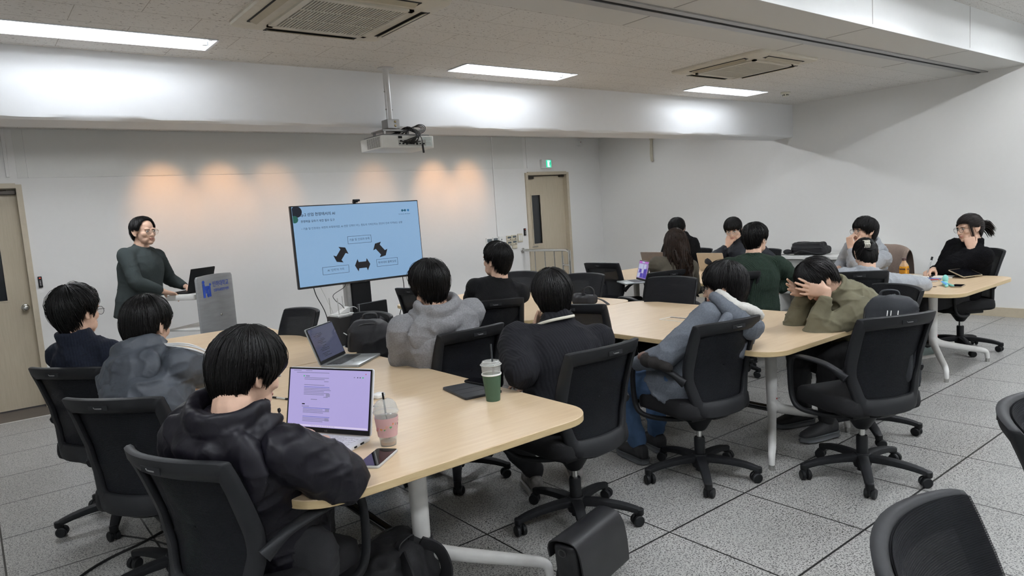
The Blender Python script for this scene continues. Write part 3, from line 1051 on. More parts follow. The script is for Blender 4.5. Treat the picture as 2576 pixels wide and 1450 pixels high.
CH = [
    (-1.86, 2.20, 36, 'black mesh chair of the man in navy jacket by the left door'),
    (-1.81, 1.24, 40, 'black mesh chair of the man in grey striped windbreaker'),
    (-1.76, .21, 22, 'large black mesh chair at lower left under the man at the white laptop'),
    (-.70, 2.95, 190, 'empty black mesh chair beyond the table, right of the lectern'),
    (-.53, 2.17, 186, 'black mesh chair with a backpack on it, near the black speaker box'),
    (-.27, 1.33, 92, 'black mesh chair of the man in the light grey hoodie'),
    (.95, 3.46, 18, 'empty black mesh chair partly behind the light grey hoodie man, below the television'),
    (.64, 2.17, 64, 'black mesh chair of the man in plain black sweater'),
    (-.21, .39, 90, 'black mesh chair of the man in black ribbed cardigan'),
    (.86, 1.35, 25, 'empty black mesh chair just right of the cardigan man, turned to the middle table'),
    (1.80, 3.42, 190, 'empty black mesh chair behind the cardigan man, left of the handrail end'),
    (1.83, 2.56, 184, 'empty black mesh chair facing us behind the small black bag'),
    (1.83, 1.55, 188, 'empty black mesh chair facing us in front of the long haired woman'),
    (3.26, 3.36, 10, 'empty black mesh chair left of the pink and blue laptop screen'),
    (2.585, 2.21, 73, 'black mesh chair of the long haired woman in brown jacket'),
    (2.64, 1.52, 60, 'black mesh chair of the man in green sweater'),
    (.64, .30, 80, 'black mesh chair of the man in jeans and grey hood'),
    (1.19, -.318, 67, 'black mesh chair holding a grey backpack, in front of the bowed man'),
    (1.88, .0, 149, 'black mesh chair of the bowed man in olive jacket'),
    (2.99, .62, 40, 'black mesh chair of the girl with the white hair claw'),
    (4.66, 1.20, 165, 'black mesh chair with the beige fleece over its back'),
    (4.56, .38, 142, 'black mesh chair of the woman in black fleece at far right'),
    (4.60, 3.40, 185, 'black mesh chair of the man in black hoodie by the right wall'),
    (4.50, 2.42, 185, 'black mesh chair of the man with clear glasses, before the right wall'),
    (-1.06, -1.74, 277, 'nearest black mesh chair, cut by the bottom right picture edge'),
    (-.17, -1.66, 276, 'black mesh chair just showing at the right picture edge'),
]
CHO = [place_chair(*c) for c in CH]

# ------------------------------------------------------------------ television on a stand
M_tvb = mat('tv_bezel', (.010, .010, .011), .35, spec=.5)
M_scr = bpy.data.materials.new('lit_slide_screen'); M_scr.use_nodes = True
_b = M_scr.node_tree.nodes['Principled BSDF']
_b.inputs['Base Color'].default_value = (.01, .01, .012, 1); _b.inputs['Roughness'].default_value = .25
_b.inputs['Emission Color'].default_value = (.215, .372, .575, 1); _b.inputs['Emission Strength'].default_value = .76
t = thing('television', 'large flat television on a stand showing a blue slide with three arrows', 'television', (.900, 4.69, 1.295))
TW, TH = 1.445, .825
tilt = math.radians(-1.5)
Rt = np.array([[1, 0, 0], [0, math.cos(tilt), -math.sin(tilt)], [0, math.sin(tilt), math.cos(tilt)]])
def tv(mb):
    mb.V = [v @ Rt.T for v in mb.V]
    return mb
mb = MB(); mb.box((0, .025, 0), (TW, .045, TH), bev=.006); mb.box((0, .06, -.05), (.9, .05, .5), bev=.02); tv(mb).build('housing', M_tvb, t)
sw, sh = TW - .026, TH - .032
mb = MB(); mb.box((0, -.0005, .005), (sw, .006, sh)); tv(mb).build('screen', M_scr, t, smooth=0)
RX = np.array([[1, 0, 0], [0, 0, -1], [0, 1, 0]])
def slide(mb, u, v, body, size, bold=0., mi=0, align='LEFT', sx=1.):
    write(mb, body, size, (RX, (-sw / 2 + u * sw, -.0048, .005 + sh / 2 - v * sh)), align, bold, mi, sx)
M_ink = mat('slide_ink', (.010, .013, .03), .6)
M_ink2 = mat('slide_ink_grey', (.03, .045, .08), .6)
mb = MB()
slide(mb, .053, .118, 'Ep.2 산업 현장에서의 AI', .0375, .0004)
slide(mb, .053, .198, '경쟁력을 갖추기 위한 필수 도구', .0275, .0002)
slide(mb, .053, .288, '• 기술 및 인프라는 여전히 부족하지만, AI 전문 인력이 어느 정도의 가치인지는 판단이 안서 지켜보는 상황', .0262, 0., 1)
slide(mb, .484, .473, '기술 및 인프라 부족', .0285, 0., 1, 'CENTER')
slide(mb, .276, .838, "AI '인력'의 가치", .0285, 0., 1, 'CENTER')
slide(mb, .692, .808, '투자대비 불확실성', .0285, 0., 1, 'CENTER')
tv(mb).build('slide_text', [M_ink, M_ink2], t, smooth=0)
def frame2(u, v, wd, hg):
    mb = MB()
    cx, cz = -sw / 2 + u * sw, .005 + sh / 2 - v * sh
    for a, b, c, d in ((0, hg / 2, wd, .003), (0, -hg / 2, wd, .003), (-wd / 2, 0, .003, hg), (wd / 2, 0, .003, hg)):
        mb.box((cx + a, -.0045, cz + b), (c, .001, d + (.003 if c < .01 else 0)))
    tv(mb).build('slide_box', M_ink, t, smooth=0)
frame2(.484, .463, .265, .075); frame2(.276, .828, .285, .075); frame2(.692, .798, .250, .075)
def arrow(u, v, ang, Ln=.175, hw=.033):
    mb = MB()
    h, k = Ln / 2, .052
    P = np.array([(-h, 0), (-h + .035, k * 1.25), (-h + .045, hw), (h - .045, hw), (h - .035, k * 1.25), (h, 0), (h - .035, -k * 1.25), (h - .045, -hw), (-h + .045, -hw), (-h + .035, -k * 1.25)])
    a = math.radians(ang)
    P = P @ np.array([[math.cos(a), math.sin(a)], [-math.sin(a), math.cos(a)]])
    V = np.c_[-sw / 2 + u * sw + P[:, 0], np.full(len(P), -.0046), .005 + sh / 2 - v * sh + P[:, 1]]
    mb.add(V, [tuple(range(len(P)))])
    mb.add(V - (0, .0006, 0), [tuple(range(len(P)))])
    tv(mb).build('slide_arrow', mat('arrow_black', (.004, .004, .008), .7), t, smooth=0)
arrow(.326, .640, 52); arrow(.644, .622, -50); arrow(.488, .800, 0)
mb = MB()
def disc(u, v, r, mi, y, clip=None):
    a = np.linspace(0, 2 * PI, 40, endpoint=False)
    x = -sw / 2 + u * sw + r * np.cos(a)
    z = .005 + sh / 2 - v * sh + r * np.sin(a)
    x = np.maximum(x, -sw / 2); z = np.minimum(z, .005 + sh / 2)
    mb.add(np.c_[x, np.full(40, y), z], [tuple(range(40))], mi)
disc(.030, .062, .056, 0, -.0045); disc(.012, .155, .036, 1, -.0052)
disc(.862, .118, .0125, 2, -.0045); disc(.886, .118, .0125, 2, -.0045); disc(.913, .118, .0125, 3, -.0045)
mb.box((-sw / 2 + .874 * sw, -.0045, .005 + sh / 2 - .118 * sh), (.02, .001, .010), mi=2)
slide(mb, .878, .172, 'Go Center, Be Setter', .0165, 0., 4, 'CENTER')
tv(mb).build('slide_logo', [mat('deep_navy', (.006, .012, .03), .6), mat('slide_green', (.02, .17, .13), .6), mat('slide_teal', (.005, .09, .16), .6), mat('slide_blue', (.02, .18, .42), .6), M_ink2], t, smooth=0)
mb = MB(); write(mb, 'LG', .014, (RX, (-.01, -.0032, -TH / 2 + .003))); tv(mb).build('maker_mark', mat('pale_mark', (.14, .14, .14), .5), t, smooth=0)

t = thing('webcam', 'small black webcam clipped on top of the television', 'webcam', (.875, 4.70, 1.714))
mb = MB(); mb.box((0, -.02, .020), (.075, .035, .024), bev=.008); mb.box((0, .01, .004), (.045, .05, .012), bev=.003); mb.box((0, .028, -.02), (.03, .012, .05), bev=.003); mb.build('body', M_black, t)
mb = MB(); mb.lathe([(0, 0), (.009, 0), (.009, .003), (0, .004)], 16, T=(RX, (0, -.0375, .020))); mb.build('lens', mat('lens_glass', (.01, .01, .02), .08), t)

t = thing('television_stand', 'black column stand with silver side strip carrying the television', 'stand', (.868, 4.78, 0))
mb = MB(); mb.box((0, 0, .62), (.215, .11, 1.18), bev=.006); mb.build('column', M_black, t)
mb = MB(); mb.box((-.135, .01, .62), (.05, .09, 1.18), bev=.004); mb.build('silver_strip', mat('silver_paint2', (.45, .45, .44), .35, metal=.5), t)
mb = MB(); mb.box((-.05, -.23, .275), (.98, .40, .022), bev=.004); mb.build('shelf', mat('grey_shelf', (.36, .37, .38), .4), t)
mb = MB(); mb.box((-.05, -.20, .03), (1.0, .50, .05), bev=.012)
for sx in (-1, 1):
    mb.box((-.05 + sx * .42, -.15, .16), (.04, .28, .22), bev=.004)
mb.build('base', M_blackm, t)

t = thing('speaker', 'black speaker box on the stand shelf below the television', 'speaker', (.555, 4.60, .286))
mb = MB(); mb.box((0, 0, .145), (.20, .22, .288), bev=.006, R=rotz(10)); mb.build('cabinet', mat('black_vinyl', (.018, .016, .015), .5, bump=.1, bscale=300), t)
mb = MB(); mb.lathe([(0, .004), (.018, .004), (.034, .0), (.038, .006), (.034, .010), (.028, .006), (0, -.004)], 24, T=(rotz(10) @ RX, rotz(10) @ np.array((.02, -.111, .06)))); mb.build('bass_port', M_black, t)
mb = MB(); mb.box(rotz(10) @ np.array((.02, -.112, .018)), (.022, .003, .008), R=rotz(10)); mb.build('maker_badge', M_alu, t)
t = thing('network_router', 'white network router with antennas on top of the black speaker box', 'router', (.565, 4.60, .575))
mb = MB(); mb.prism(rrect(.20, .16, .012), 0, .022, .004, T=(rotz(10), (0, 0, 0))); mb.prism(rrect(.14, .10, .01), .022, .030, .003, T=(rotz(10), (.0, .01, 0)))
V = np.array([(-.05, -.05, .03), (.07, -.05, .03), (.07, .05, .03), (-.05, .05, .03), (.06, -.045, .085), (.07, -.045, .085), (.07, .045, .085), (.06, .045, .085)]); mb.add(V, [(0, 3, 2, 1), (4, 5, 6, 7), (0, 1, 5, 4), (1, 2, 6, 5), (2, 3, 7, 6), (3, 0, 4, 7)]); mb.build('casing', M_white, t, smooth=20)
for x, y in ((-.09, .06), (-.055, -.06), (.055, .07)):
    mb = MB(); mb.sweep([(x, y, .015), (x - .005, y, .19)], np.array([[.006, .004], [.005, .003]]), 8); mb.build('antenna', mat('pale_antenna', (.50, .50, .47), .4), t)
t = thing('monitor', 'black flat monitor standing behind the black backpack', 'monitor', (.815, 4.40, .297))
mb = MB(); mb.box((0, 0, .235), (.32, .035, .33), bev=.006, R=np.array([[1, 0, -.03], [0, 1, 0], [.03, 0, 1]])); mb.build('housing', M_black, t)
mb = MB(); mb.box((-.158, -.019, .235), (.006, .006, .33)); mb.build('edge_strip', M_grey, t)
mb = MB(); mb.box((0, 0, .04), (.06, .03, .09), bev=.006); mb.box((0, 0, .006), (.22, .16, .012), bev=.004); mb.build('foot', M_black, t)

def cable(label, pts, r, m, n=40, name='cable'):
    mb = MB(); mb.sweep(cr(pts, n), r, 8); o = mb.build(name, m)
    return tag(o, label, 'cable')
cable('thin black cable hanging from the lower left corner of the television', [(.33, 4.70, .92), (.36, 4.71, .80), (.44, 4.72, .62), (.46, 4.72, .45), (.40, 4.70, .22), (.38, 4.70, .008)], .0045, M_cable_b)
cable('thin white cable hanging beside the black one below the television', [(.40, 4.72, .92), (.48, 4.74, .74), (.54, 4.75, .55), (.47, 4.76, .30), (.42, 4.74, .006)], .003, M_cable_w)
cable('black power cable dropping from behind the right side of the television', [(1.36, 4.72, .93), (1.37, 4.72, .75), (1.33, 4.72, .58), (1.24, 4.70, .35), (1.20, 4.70, .008)], .0045, M_cable_b)
cable('thin black cable looping from the television column to the router', [(.70, 4.74, .90), (.66, 4.70, .85), (.52, 4.66, .79), (.53, 4.64, .73), (.575, 4.62, .685), (.60, 4.60, .64)], .0035, M_cable_b)
cable('white cable pair sweeping across the speaker box front', [(.50, 4.46, .42), (.55, 4.44, .385), (.60, 4.44, .39), (.655, 4.43, .45), (.70, 4.44, .50), (.76, 4.45, .505)], .004, M_cable_w)
cable('short white cable below the pair on the speaker box', [(.50, 4.42, .31), (.56, 4.42, .33), (.60, 4.42, .375), (.66, 4.42, .44), (.72, 4.43, .488)], .0035, M_cable_w)
cable('white cable arching from router down behind the speaker', [(.60, 4.56, .645), (.66, 4.50, .66), (.70, 4.48, .60), (.69, 4.48, .48), (.70, 4.46, .36)], .0032, M_cable_w)
cable('black power cable lying on the floor at lower left', [(-2.35, 1.30, .006), (-2.16, 1.58, .006), (-2.02, 1.70, .006), (-1.86, 1.77, .006), (-1.72, 1.86, .006), (-1.55, 2.0, .006), (-1.35, 2.1, .006)], .0065, M_cable_b)
cable('thin black floor cable crossing under the second left chair', [(-1.95, 2.0, .005), (-1.82, 1.78, .005), (-1.74, 1.60, .005), (-1.62, 1.50, .005), (-1.5, 1.42, .005)], .004, M_cable_b)

# ------------------------------------------------------------------ lectern
ln = np.array((.6, -.8, 0)); ls = np.array((.8, .6, 0)); RL = np.c_[ls, -ln, (0, 0, 1)]      # x along panel, y to the speaker
t = thing('lectern', 'grey metal lectern with blue lettering and white shelves', 'lectern', (-.572, 4.85, 0))
M_lec = mat('brushed_grey_panel', (.30, .305, .31), .32, metal=.35, spec=.5, var=.08, vscale=6, stretch=(1, 1, 6))
o = [(-.25, .05), (.25, .05), (.25, 1.085), (.235, 1.108)] + [(x, 1.108 + .010 * (1 - (x / .235) ** 2)) for x in np.linspace(.18, -.18, 9)] + [(-.235, 1.108), (-.25, 1.085)]
mb = MB(); mb.prism(np.array(o), 0, .022, .003, T=(RL @ RX, (0, 0, 0))); mb.build('front_panel', M_lec, t)
RP = RL @ RX
mb = MB()
def lw(body, size, x, z, sx=1., bold=0.):
    write(mb, body, size, (RP, RL @ np.array((x, -.0235, z))), 'LEFT', bold, 0, sx)
lw('인하대학교', .056, -.045, 1.005, .90, .0006); lw('인공지능융합연구센터', .030, -.035, .955, .80, .0006)
mb.build('panel_lettering', mat('blue_lettering', (.02, .07, .42), .5), t, smooth=0)
mb = MB()
def lp(x, z, w_, h_):
    mb.box(RL @ np.array((x, -.0235, z)), (w_, .002, h_), R=RL)
a = np.linspace(0, 2 * PI, 24, endpoint=False)
mb.add((RL @ np.c_[-.165 + .017 * np.cos(a), np.full(24, -.0238), 1.055 + .017 * np.sin(a)].T).T, [tuple(range(24))])
lp(-.165, .975, .030, .125); lp(-.125, 1.0, .055, .034); lp(-.115, .955, .022, .085); lp(-.135, .975, .016, .05); lp(-.085, .965, .022, .10); lp(-.105, .935, .05, .02)
mb.add((RL @ np.c_[-.077 + .014 * np.cos(a), np.full(24, -.0238), 1.027 + .012 * np.sin(a)].T).T, [tuple(range(24))])
mb.build('panel_logo', mat('blue_lettering', (.02, .07, .42), .5), t, smooth=0)
mb = MB(); mb.lathe([(0, 0), (.010, 0), (.012, .008), (.008, .014), (0, .014)], 16, T=(RP, RL @ np.array((.03, -.022, .73)))); mb.build('lock_knob', M_chrome, t)
mb = MB(); mb.prism(rrect(.48, .42, .02), .905, .955, .006, T=(RL, RL @ np.array((0, .245, 0)))); mb.build('top_shelf', M_white, t)
mb = MB(); mb.box(RL @ np.array((.15, .30, .915)), (.14, .25, .03), R=RL, bev=.004); mb.build('shelf_tray', M_white, t)
mb = MB(); mb.prism(rrect(.44, .36, .02), .615, .635, .005, T=(RL, RL @ np.array((0, .20, 0)))); mb.build('lower_shelf', M_white, t)
mb = MB(); mb.box(RL @ np.array((0, .035, .48)), (.30, .03, .92), R=RL, bev=.004); mb.build('column', M_white, t)
mb = MB(); mb.prism(rrect(.50, .46, .04), 0, .05, .012, T=(RL, RL @ np.array((0, .19, 0)))); mb.build('base', M_white, t)
# ------------------------------------------------------------------ laptops
M_key = mat('dark_keys', (.02, .021, .023), .5)
M_silver = mat('silver_laptop_shell', (.34, .36, .36), .35, metal=.4)
M_wlap = mat('white_laptop_shell', (.66, .66, .68), .4)
def laptop(label, x, y, user, wd, dp, sh, rec, shell, keys, scr, cat_='laptop', name='laptop', z=TZ):
    t = thing(name, label, cat_, (x, y, z), user + 90)
    mb = MB(); mb.prism(rrect(wd, dp, .012), 0, .014, .003, T=(np.eye(3), (0, -dp / 2, 0))); mb.build('base', shell, t)
    mb = MB()
    kw = wd - .05
    for r in range(5):
        n = 14
        for k in range(n):
            mb.box((-kw / 2 + kw * (k + .5) / n, -.035 - r * .0185, .0148), (kw / n * .84, .0150, .0022))
    mb.build('keyboard', keys, t, smooth=0)
    mb = MB(); mb.box((0, -dp + .05, .0143), (wd * .32, .07, .001)); mb.build('trackpad', shell, t, smooth=0)
    a = math.radians(rec)
    R = np.c_[(1, 0, 0), (0, -math.cos(a), math.sin(a)), (0, math.sin(a), math.cos(a))]
    def P(p):
        return R @ np.asarray(p, float) + np.array((0, -.004, .014))
    mb = MB()
    mb.prism(rrect(wd, sh, .010), 0, .006, .002, T=(np.c_[R[:, 0], R[:, 2], -R[:, 1]] @ np.eye(3), P((0, -.003, sh / 2))))
    lid = mb.build('lid', shell, t)
    mb = MB(); mb.box(P((0, .0040, sh / 2)), (wd - .006, .0012, sh - .006), R=R); bz = mb.build('bezel', M_black, t, smooth=0)
    mb = MB(); mb.box(P((0, .0050, sh / 2 + .006)), (wd - .02, .0012, sh - .030), R=R); mb.build('screen', scr, t, smooth=0)
    return t, P, R
def on_screen(t, P, R, items, name='screen_content'):
    mb = MB()
    ms = []
    for u, v, w_, h_, m in items:
        if m not in ms:
            ms.append(m)
        mb.box(P((u, .0060, v)), (w_, .0006, h_), mi=ms.index(m), R=R)
    mb.build(name, ms, t, smooth=0)
E_lav = emis('lavender_screen', (.46, .40, .76), .68)
M_sg = emis('screen_grey_text', (.28, .27, .48), .5)
M_sb = emis('screen_blue_text', (.16, .18, .60), .6)
t, P, R = laptop('open white laptop with lavender web page, near man in black windbreaker', -1.372, .495, 208.8, .395, .265, .250, 13.5, M_wlap, mat('white_keys', (.60, .60, .64), .45), E_lav)
it = []
rr = random.Random(5)
sx_, sy_ = -.185, .247
def blk(u, v, wd, m, h=.0022):
    it.append((sx_ + u * .37 + wd * .185, sy_ - v * .22 - .004, wd * .37, h, m))
blk(.04, .03, .10, M_sg); blk(.20, .03, .08, M_sg); blk(.08, .065, .42, M_sg); blk(.20, .125, .05, M_sg, .004); blk(.17, .125, .016, emis('screen_green', (.05, .5, .2), .7), .005)
for v, n, t0 in ((.155, 2, .10), (.28, 1, 0), (.315, 4, .02), (.42, 2, .02), (.68, 4, .03), (.83, 4, .04)):
    for k in range(n):
        blk(.185, v + k * .026, .30 + rr.uniform(-.05, .05) if k < n - 1 else .26, M_sb if k == 0 and n > 2 else M_sg)
for v in (.215, .485):
    blk(.44, v, .055, M_sg)
blk(.28, .53, .08, M_sg); blk(.17, .615, .035, M_black, .004); blk(.17, .655, .09, M_sg)
for v in (.43, .69, .85):
    blk(.47, v + .02, .05, emis('screen_thumb', (.33, .31, .52), .6), .012)
blk(.81, .125, .012, M_sg, .004); blk(.85, .125, .012, M_black, .003); blk(.88, .125, .012, M_black, .003); blk(.91, .125, .02, emis('screen_green', (.05, .5, .2), .7), .004); blk(.95, .065, .008, emis('screen_red', (.6, .04, .04), .6), .004)
blk(.0, .985, 1.0, emis('screen_taskbar', (.62, .55, .75), .8), .006)
for k in range(14):
    blk(.30 + k * .022, .985, .010, M_sg, .0025)
on_screen(t, P, R, it)
mb = MB(); write(mb, 'LG', .010, (np.c_[R[:, 0], R[:, 2], R[:, 1]], P((-.008, .0056, .007)))); mb.build('maker_mark', M_grey, t, smooth=0)
mb = MB(); mb.box((.198, -.06, .008), (.004, .020, .006)); mb.box((.198, -.10, .008), (.004, .014, .006)); mb.build('port', M_black, t, smooth=0)

M_dim = mat('dim_dark_screen', (.03, .032, .045), .08, spec=.7, emit=(.10, .11, .19), estr=.35)
t, P, R = laptop('grey laptop with dim dark screen at the table seam', -.748, 1.845, -50.8, .316, .235, .222, 20, M_silver, M_key, M_dim)
M_dt = emis('dim_text', (.02, .02, .05), .1)
rr = random.Random(9)
on_screen(t, P, R, [(-.05 + rr.uniform(-.02, .02), .175 - .0085 * k, rr.uniform(.03, .11), .0022, M_dt) for k in range(17) if k % 5 != 3])

E_pk = emis('pink_wallpaper', (.42, .07, .50), .7)
E_vi = emis('violet_wallpaper', (.30, .20, .48), .6)
E_bl = emis('deep_blue_wallpaper', (.035, .015, .34), .7)
E_wi = emis('pale_window', (.42, .46, .64), .7)
t, P, R = laptop('laptop with pink and deep blue desktop before the long haired woman', 3.075, 2.80, 150, .31, .22, .208, 15, M_silver, M_key, E_vi)
sxn = -1
on_screen(t, P, R, [(-.10, .187, .085, .022, E_pk), (-.02, .190, .07, .016, E_wi), (.075, .190, .10, .014, E_pk), (-.115, .145, .045, .050, E_wi), (-.045, .145, .085, .050, E_wi), (.05, .145, .07, .05, E_wi), (-.12, .098, .03, .030, E_wi), (-.07, .098, .06, .034, E_bl), (0, .098, .05, .04, E_wi), (.08, .10, .08, .05, E_bl), (-.10, .052, .075, .044, E_wi), (-.02, .052, .07, .044, E_bl), (.08, .052, .10, .044, E_bl)])
laptop('brownish laptop lid seen from behind, left of the long haired woman', 4.15, 3.52, 2, .335, .235, .212, 16, mat('taupe_laptop_shell', (.165, .135, .115), .4, metal=.3), M_key, M_black)
laptop('laptop lid coloured with the table reflection, seen from behind, between long haired woman and green sweater', 4.14, 2.69, 2, .335, .235, .205, 16, mat('table_reflection_laptop_shell', (.50, .41, .30), .38, metal=.3), M_key, M_black)  # beige reflection of the table is put into this shell colour
laptop('laptop corner with white lit screen showing past the black sweater shoulder', 1.235, 2.86, 222, .31, .22, .205, 14, M_silver, M_key, emis('white_lit_page', (.62, .62, .85), .9))
laptop('black laptop on the lectern in front of the presenter', -.668, 4.975, 126.9, .325, .225, .225, 18, M_black, M_key, M_dim, z=.955)

# ------------------------------------------------------------------ phones, tablets, pens, paper
def phone(label, x, y, ang, ln_, wd, z=TZ, case=None, scr=None, name='phone'):
    t = thing(name, label, 'phone', (x, y, z), ang)
    mb = MB(); mb.prism(rrect(ln_, wd, .010), 0, .0095, .0025); mb.build('case', case or M_black, t)
    mb = MB(); mb.prism(rrect(ln_ - .006, wd - .006, .008), .0095, .0105, .0); mb.build('screen', scr or mat('black_phone_glass', (.006, .006, .008), .05, spec=.8), t)
    mb = MB(); mb.ellip((ln_ / 2 - .0005, 0, .005), (.001, .006, .002), n=5); mb.build('port', M_alu, t)
    return t
phone('black phone in clear case next to the pink sleeved cup', -1.360, .113, 38, .168, .082, case=mat('clear_phone_case', (.45, .45, .44), .15, spec=.7))
phone('small black phone lying on the black tablet', -.535, .662, -83, .15, .072, z=TZ + .012)
phone('pale grey phone beside the grey windbreaker man on the table', -1.325, 2.45, 75, .15, .072, case=M_silver, scr=mat('pale_phone_back', (.45, .45, .44), .3))
phone('black phone under the bowed man at the table end', 1.84, .315, 82, .155, .075)
phone('phone with lit grey strip lying near the right table corner', 3.62, .075, 8, .15, .075, case=mat('gold_phone_case', (.35, .29, .2), .3, metal=.4))
t = thing('tablet', 'black folio tablet on near table beside the green cup', 'tablet', (-.625, .60, TZ), 81)
mb = MB(); mb.prism(rrect(.255, .185, .012), 0, .012, .003); mb.build('folio_cover', mat('black_folio', (.020, .021, .024), .55, bump=.1, bscale=700), t)
mb = MB(); mb.box((.02, 0, .0122), (.0015, .18, .0006)); mb.box((-.05, 0, .0122), (.0015, .18, .0006)); mb.build('fold_crease', M_black, t, smooth=0)
mb = MB(); mb.box((-.1275, -.02, .006), (.0016, .022, .004)); mb.build('bright_tag', M_white, t, smooth=0)
t = thing('pen', 'black and clear pen lying left of the white laptop', 'pen', (-1.295, 1.255, TZ + .005), -70)
mb = MB(); mb.sweep([(-.066, 0, 0), (.062, 0, 0)], .0045, 10); mb.build('barrel', mat('clear_pen_barrel', (.50, .50, .48), .2), t)
mb = MB(); mb.sweep([(-.030, 0, 0), (-.002, 0, 0)], .0052, 10); mb.build('grip', M_black, t)
mb = MB(); mb.sweep([(.060, 0, 0), (.072, 0, 0)], .0055, 10); mb.build('cap', M_black, t)
t = thing('earbud_case', 'small white case on the table behind the pink cup', 'earbud case', (-.965, .86, TZ), 20)
mb = MB(); mb.prism(rrect(.060, .048, .018), 0, .022, .008); mb.build('shell', M_white, t); mb = MB(); mb.prism(rrect(.0605, .0485, .018), .013, .0138, 0); mb.build('lid_seam', M_grey, t)

# ------------------------------------------------------------------ cups and bottle
M_clear = mat('clear_cup_plastic', (.62, .63, .61), .06, spec=.8, alpha=.26)
M_tea = mat('amber_tea', (.42, .17, .02), .1, spec=.5, alpha=.80)
M_ice = mat('melting_ice', (.52, .50, .45), .15, alpha=.5)
def shell(mb, prof, th, seg=32, mi=0):
    mb.lathe(prof + [(r - th, z) for r, z in prof[::-1]], seg, mi, caps=False)
t = thing('iced_drink_cup', 'clear iced drink cup with pink patterned sleeve and black straw', 'cup', (-1.258, .225, TZ))
mb = MB(); mb.lathe([(0, 0), (.028, 0), (.029, .003), (.0425, .120), (.0445, .122), (.0445, .125), (.0410, .124), (.0275, .004), (0, .004)], 36); mb.build('cup', M_clear, t)
mb = MB(); mb.lathe([(0, .0045), (.0270, .0045), (.0285, .016), (0, .016)], 28); mb.build('drink', M_tea, t)
mb = MB()
rr = random.Random(2)
for k in range(9):
    mb.box((rr.uniform(-.014, .014), rr.uniform(-.014, .014), .028 + .009 * k), (.018, .018, .015), R=rotz(rr.uniform(0, 90)), bev=.004)
mb.build('ice', M_ice, t)
mb = MB(); shell(mb, [(.0337, .036), (.0418, .106)], -.0012, 40); mb.build('sleeve', mat('pink_sleeve', (.52, .32, .32), .7), t)
mb = MB()
cols = [mat('doodle_green', (.08, .28, .12), .6), mat('doodle_blue', (.20, .32, .45), .6), mat('doodle_orange', (.60, .26, .06), .6), mat('doodle_plum', (.20, .05, .12), .6), mat('doodle_red', (.55, .10, .10), .6)]
for k in range(22):
    a = k * 2.399
    z = .044 + .054 * ((k * .37) % 1)
    r = .0342 + (z - .036) / .07 * .0081 + .0008
    c = np.array((r * math.cos(a), r * math.sin(a), z))
    Rr = np.c_[(-math.sin(a), math.cos(a), 0), (0, 0, 1), (math.cos(a), math.sin(a), 0)]
    mi = k % 5
    if k % 3 == 0:
        mb.ellip(c, (.0055, .0032, .0006), R=Rr, mi=mi, n=5); mb.sweep([c, c + (0, 0, -.007)], .0006, 4, mi=mi)
    elif k % 3 == 1:
        q = np.linspace(0, 5, 10)
        mb.sweep(c + (Rr @ np.c_[.004 * np.cos(q), .004 * np.sin(q) * (.5 + q / 8), np.zeros(10)].T).T, .0007, 4, mi=mi)
    else:
        mb.ellip(c, (.0045, .0022, .0006), R=Rr @ rotz(40), mi=mi, n=5); mb.ellip(c + (0, 0, .003), (.003, .0018, .0006), R=Rr, mi=(mi + 2) % 5, n=5)
mb.build('doodle', cols, t)
mb = MB()
shell(mb, [(.0460, .119), (.0475, .124), (.0445, .130), (.0425, .138), (.0385, .152), (.029, .164), (.016, .1695), (.007, .1700)], .0008, 36); mb.build('dome_lid', M_clear, t)
mb = MB(); mb.sweep([(.010, .008, .02), (-.008, -.004, .195)], .0035, 10); mb.build('straw', M_black, t)

t = thing('takeaway_cup', 'green paper cup with clear lid and straw on the near table', 'cup', (-.655, .395, TZ))
mb = MB(); mb.lathe([(0, 0), (.030, 0), (.0305, .002), (.0410, .116), (.0395, .116), (.0292, .003), (0, .003)], 36); mb.build('cup', mat('forest_green_paper', (.042, .085, .050), .6), t)
mb = MB(); mb.lathe([(.0405, .113), (.0435, .115), (.0440, .119), (.0425, .1215), (.0395, .120)], 36, caps=False); mb.build('rim', M_white, t)
mb = MB(); mb.lathe([(0, .098), (.0385, .098), (.0385, .100), (0, .100)], 30); mb.build('milk_foam', mat('milky_foam', (.62, .60, .52), .6), t)
mb = MB(); shell(mb, [(.0405, .116), (.0425, .155), (.0455, .157), (.0465, .161), (.0440, .164), (.040, .166), (.038, .174), (.030, .176), (.028, .170), (.005, .169)], .0009, 36); mb.build('clear_lid', M_clear, t)
mb = MB()
for z, r in ((.1595, .0462), (.1655, .040)):
    a = np.linspace(0, 2 * PI, 36, endpoint=False); mb.sweep(np.c_[r * np.cos(a), r * np.sin(a), np.full(36, z)], .0012, 6, closed=True)
mb.build('lid_ridge', mat('clear_ridge', (.75, .76, .75), .1, alpha=.7), t)
mb = MB(); mb.sweep([(.008, -.004, .09), (.014, .008, .245)], .0042, 12); mb.build('straw', mat('smoky_straw', (.05, .055, .06), .15, alpha=.75), t)

t = thing('tea_bottle', 'plastic tea bottle with brown cap on the right table', 'bottle', (3.70, .50, TZ))
mb = MB()
def sq(s, z):
    o = rrect(2 * s, 2 * s, s * .55, 5)
    return np.c_[o, np.full(len(o), z)]
mb.loft([sq(.027, 0), sq(.031, .004), sq(.032, .03), sq(.0305, .05), sq(.032, .07), sq(.032, .125), sq(.030, .145), sq(.021, .165), sq(.014, .178), sq(.0135, .192)]); mb.build('body', mat('amber_bottle', (.47, .215, .015), .1, spec=.6), t)
mb = MB(); mb.loft([sq(.0302, .143), sq(.0315, .146), sq(.0222, .167), sq(.015, .180), sq(.0145, .193), sq(.013, .193)]); mb.build('clear_neck', M_clear, t)
mb = MB(); mb.lathe([(0, .190), (.0165, .190), (.0165, .211), (.015, .213), (0, .213)], 24); mb.build('cap', mat('maroon_cap', (.055, .022, .018), .4), t)
mb = MB()
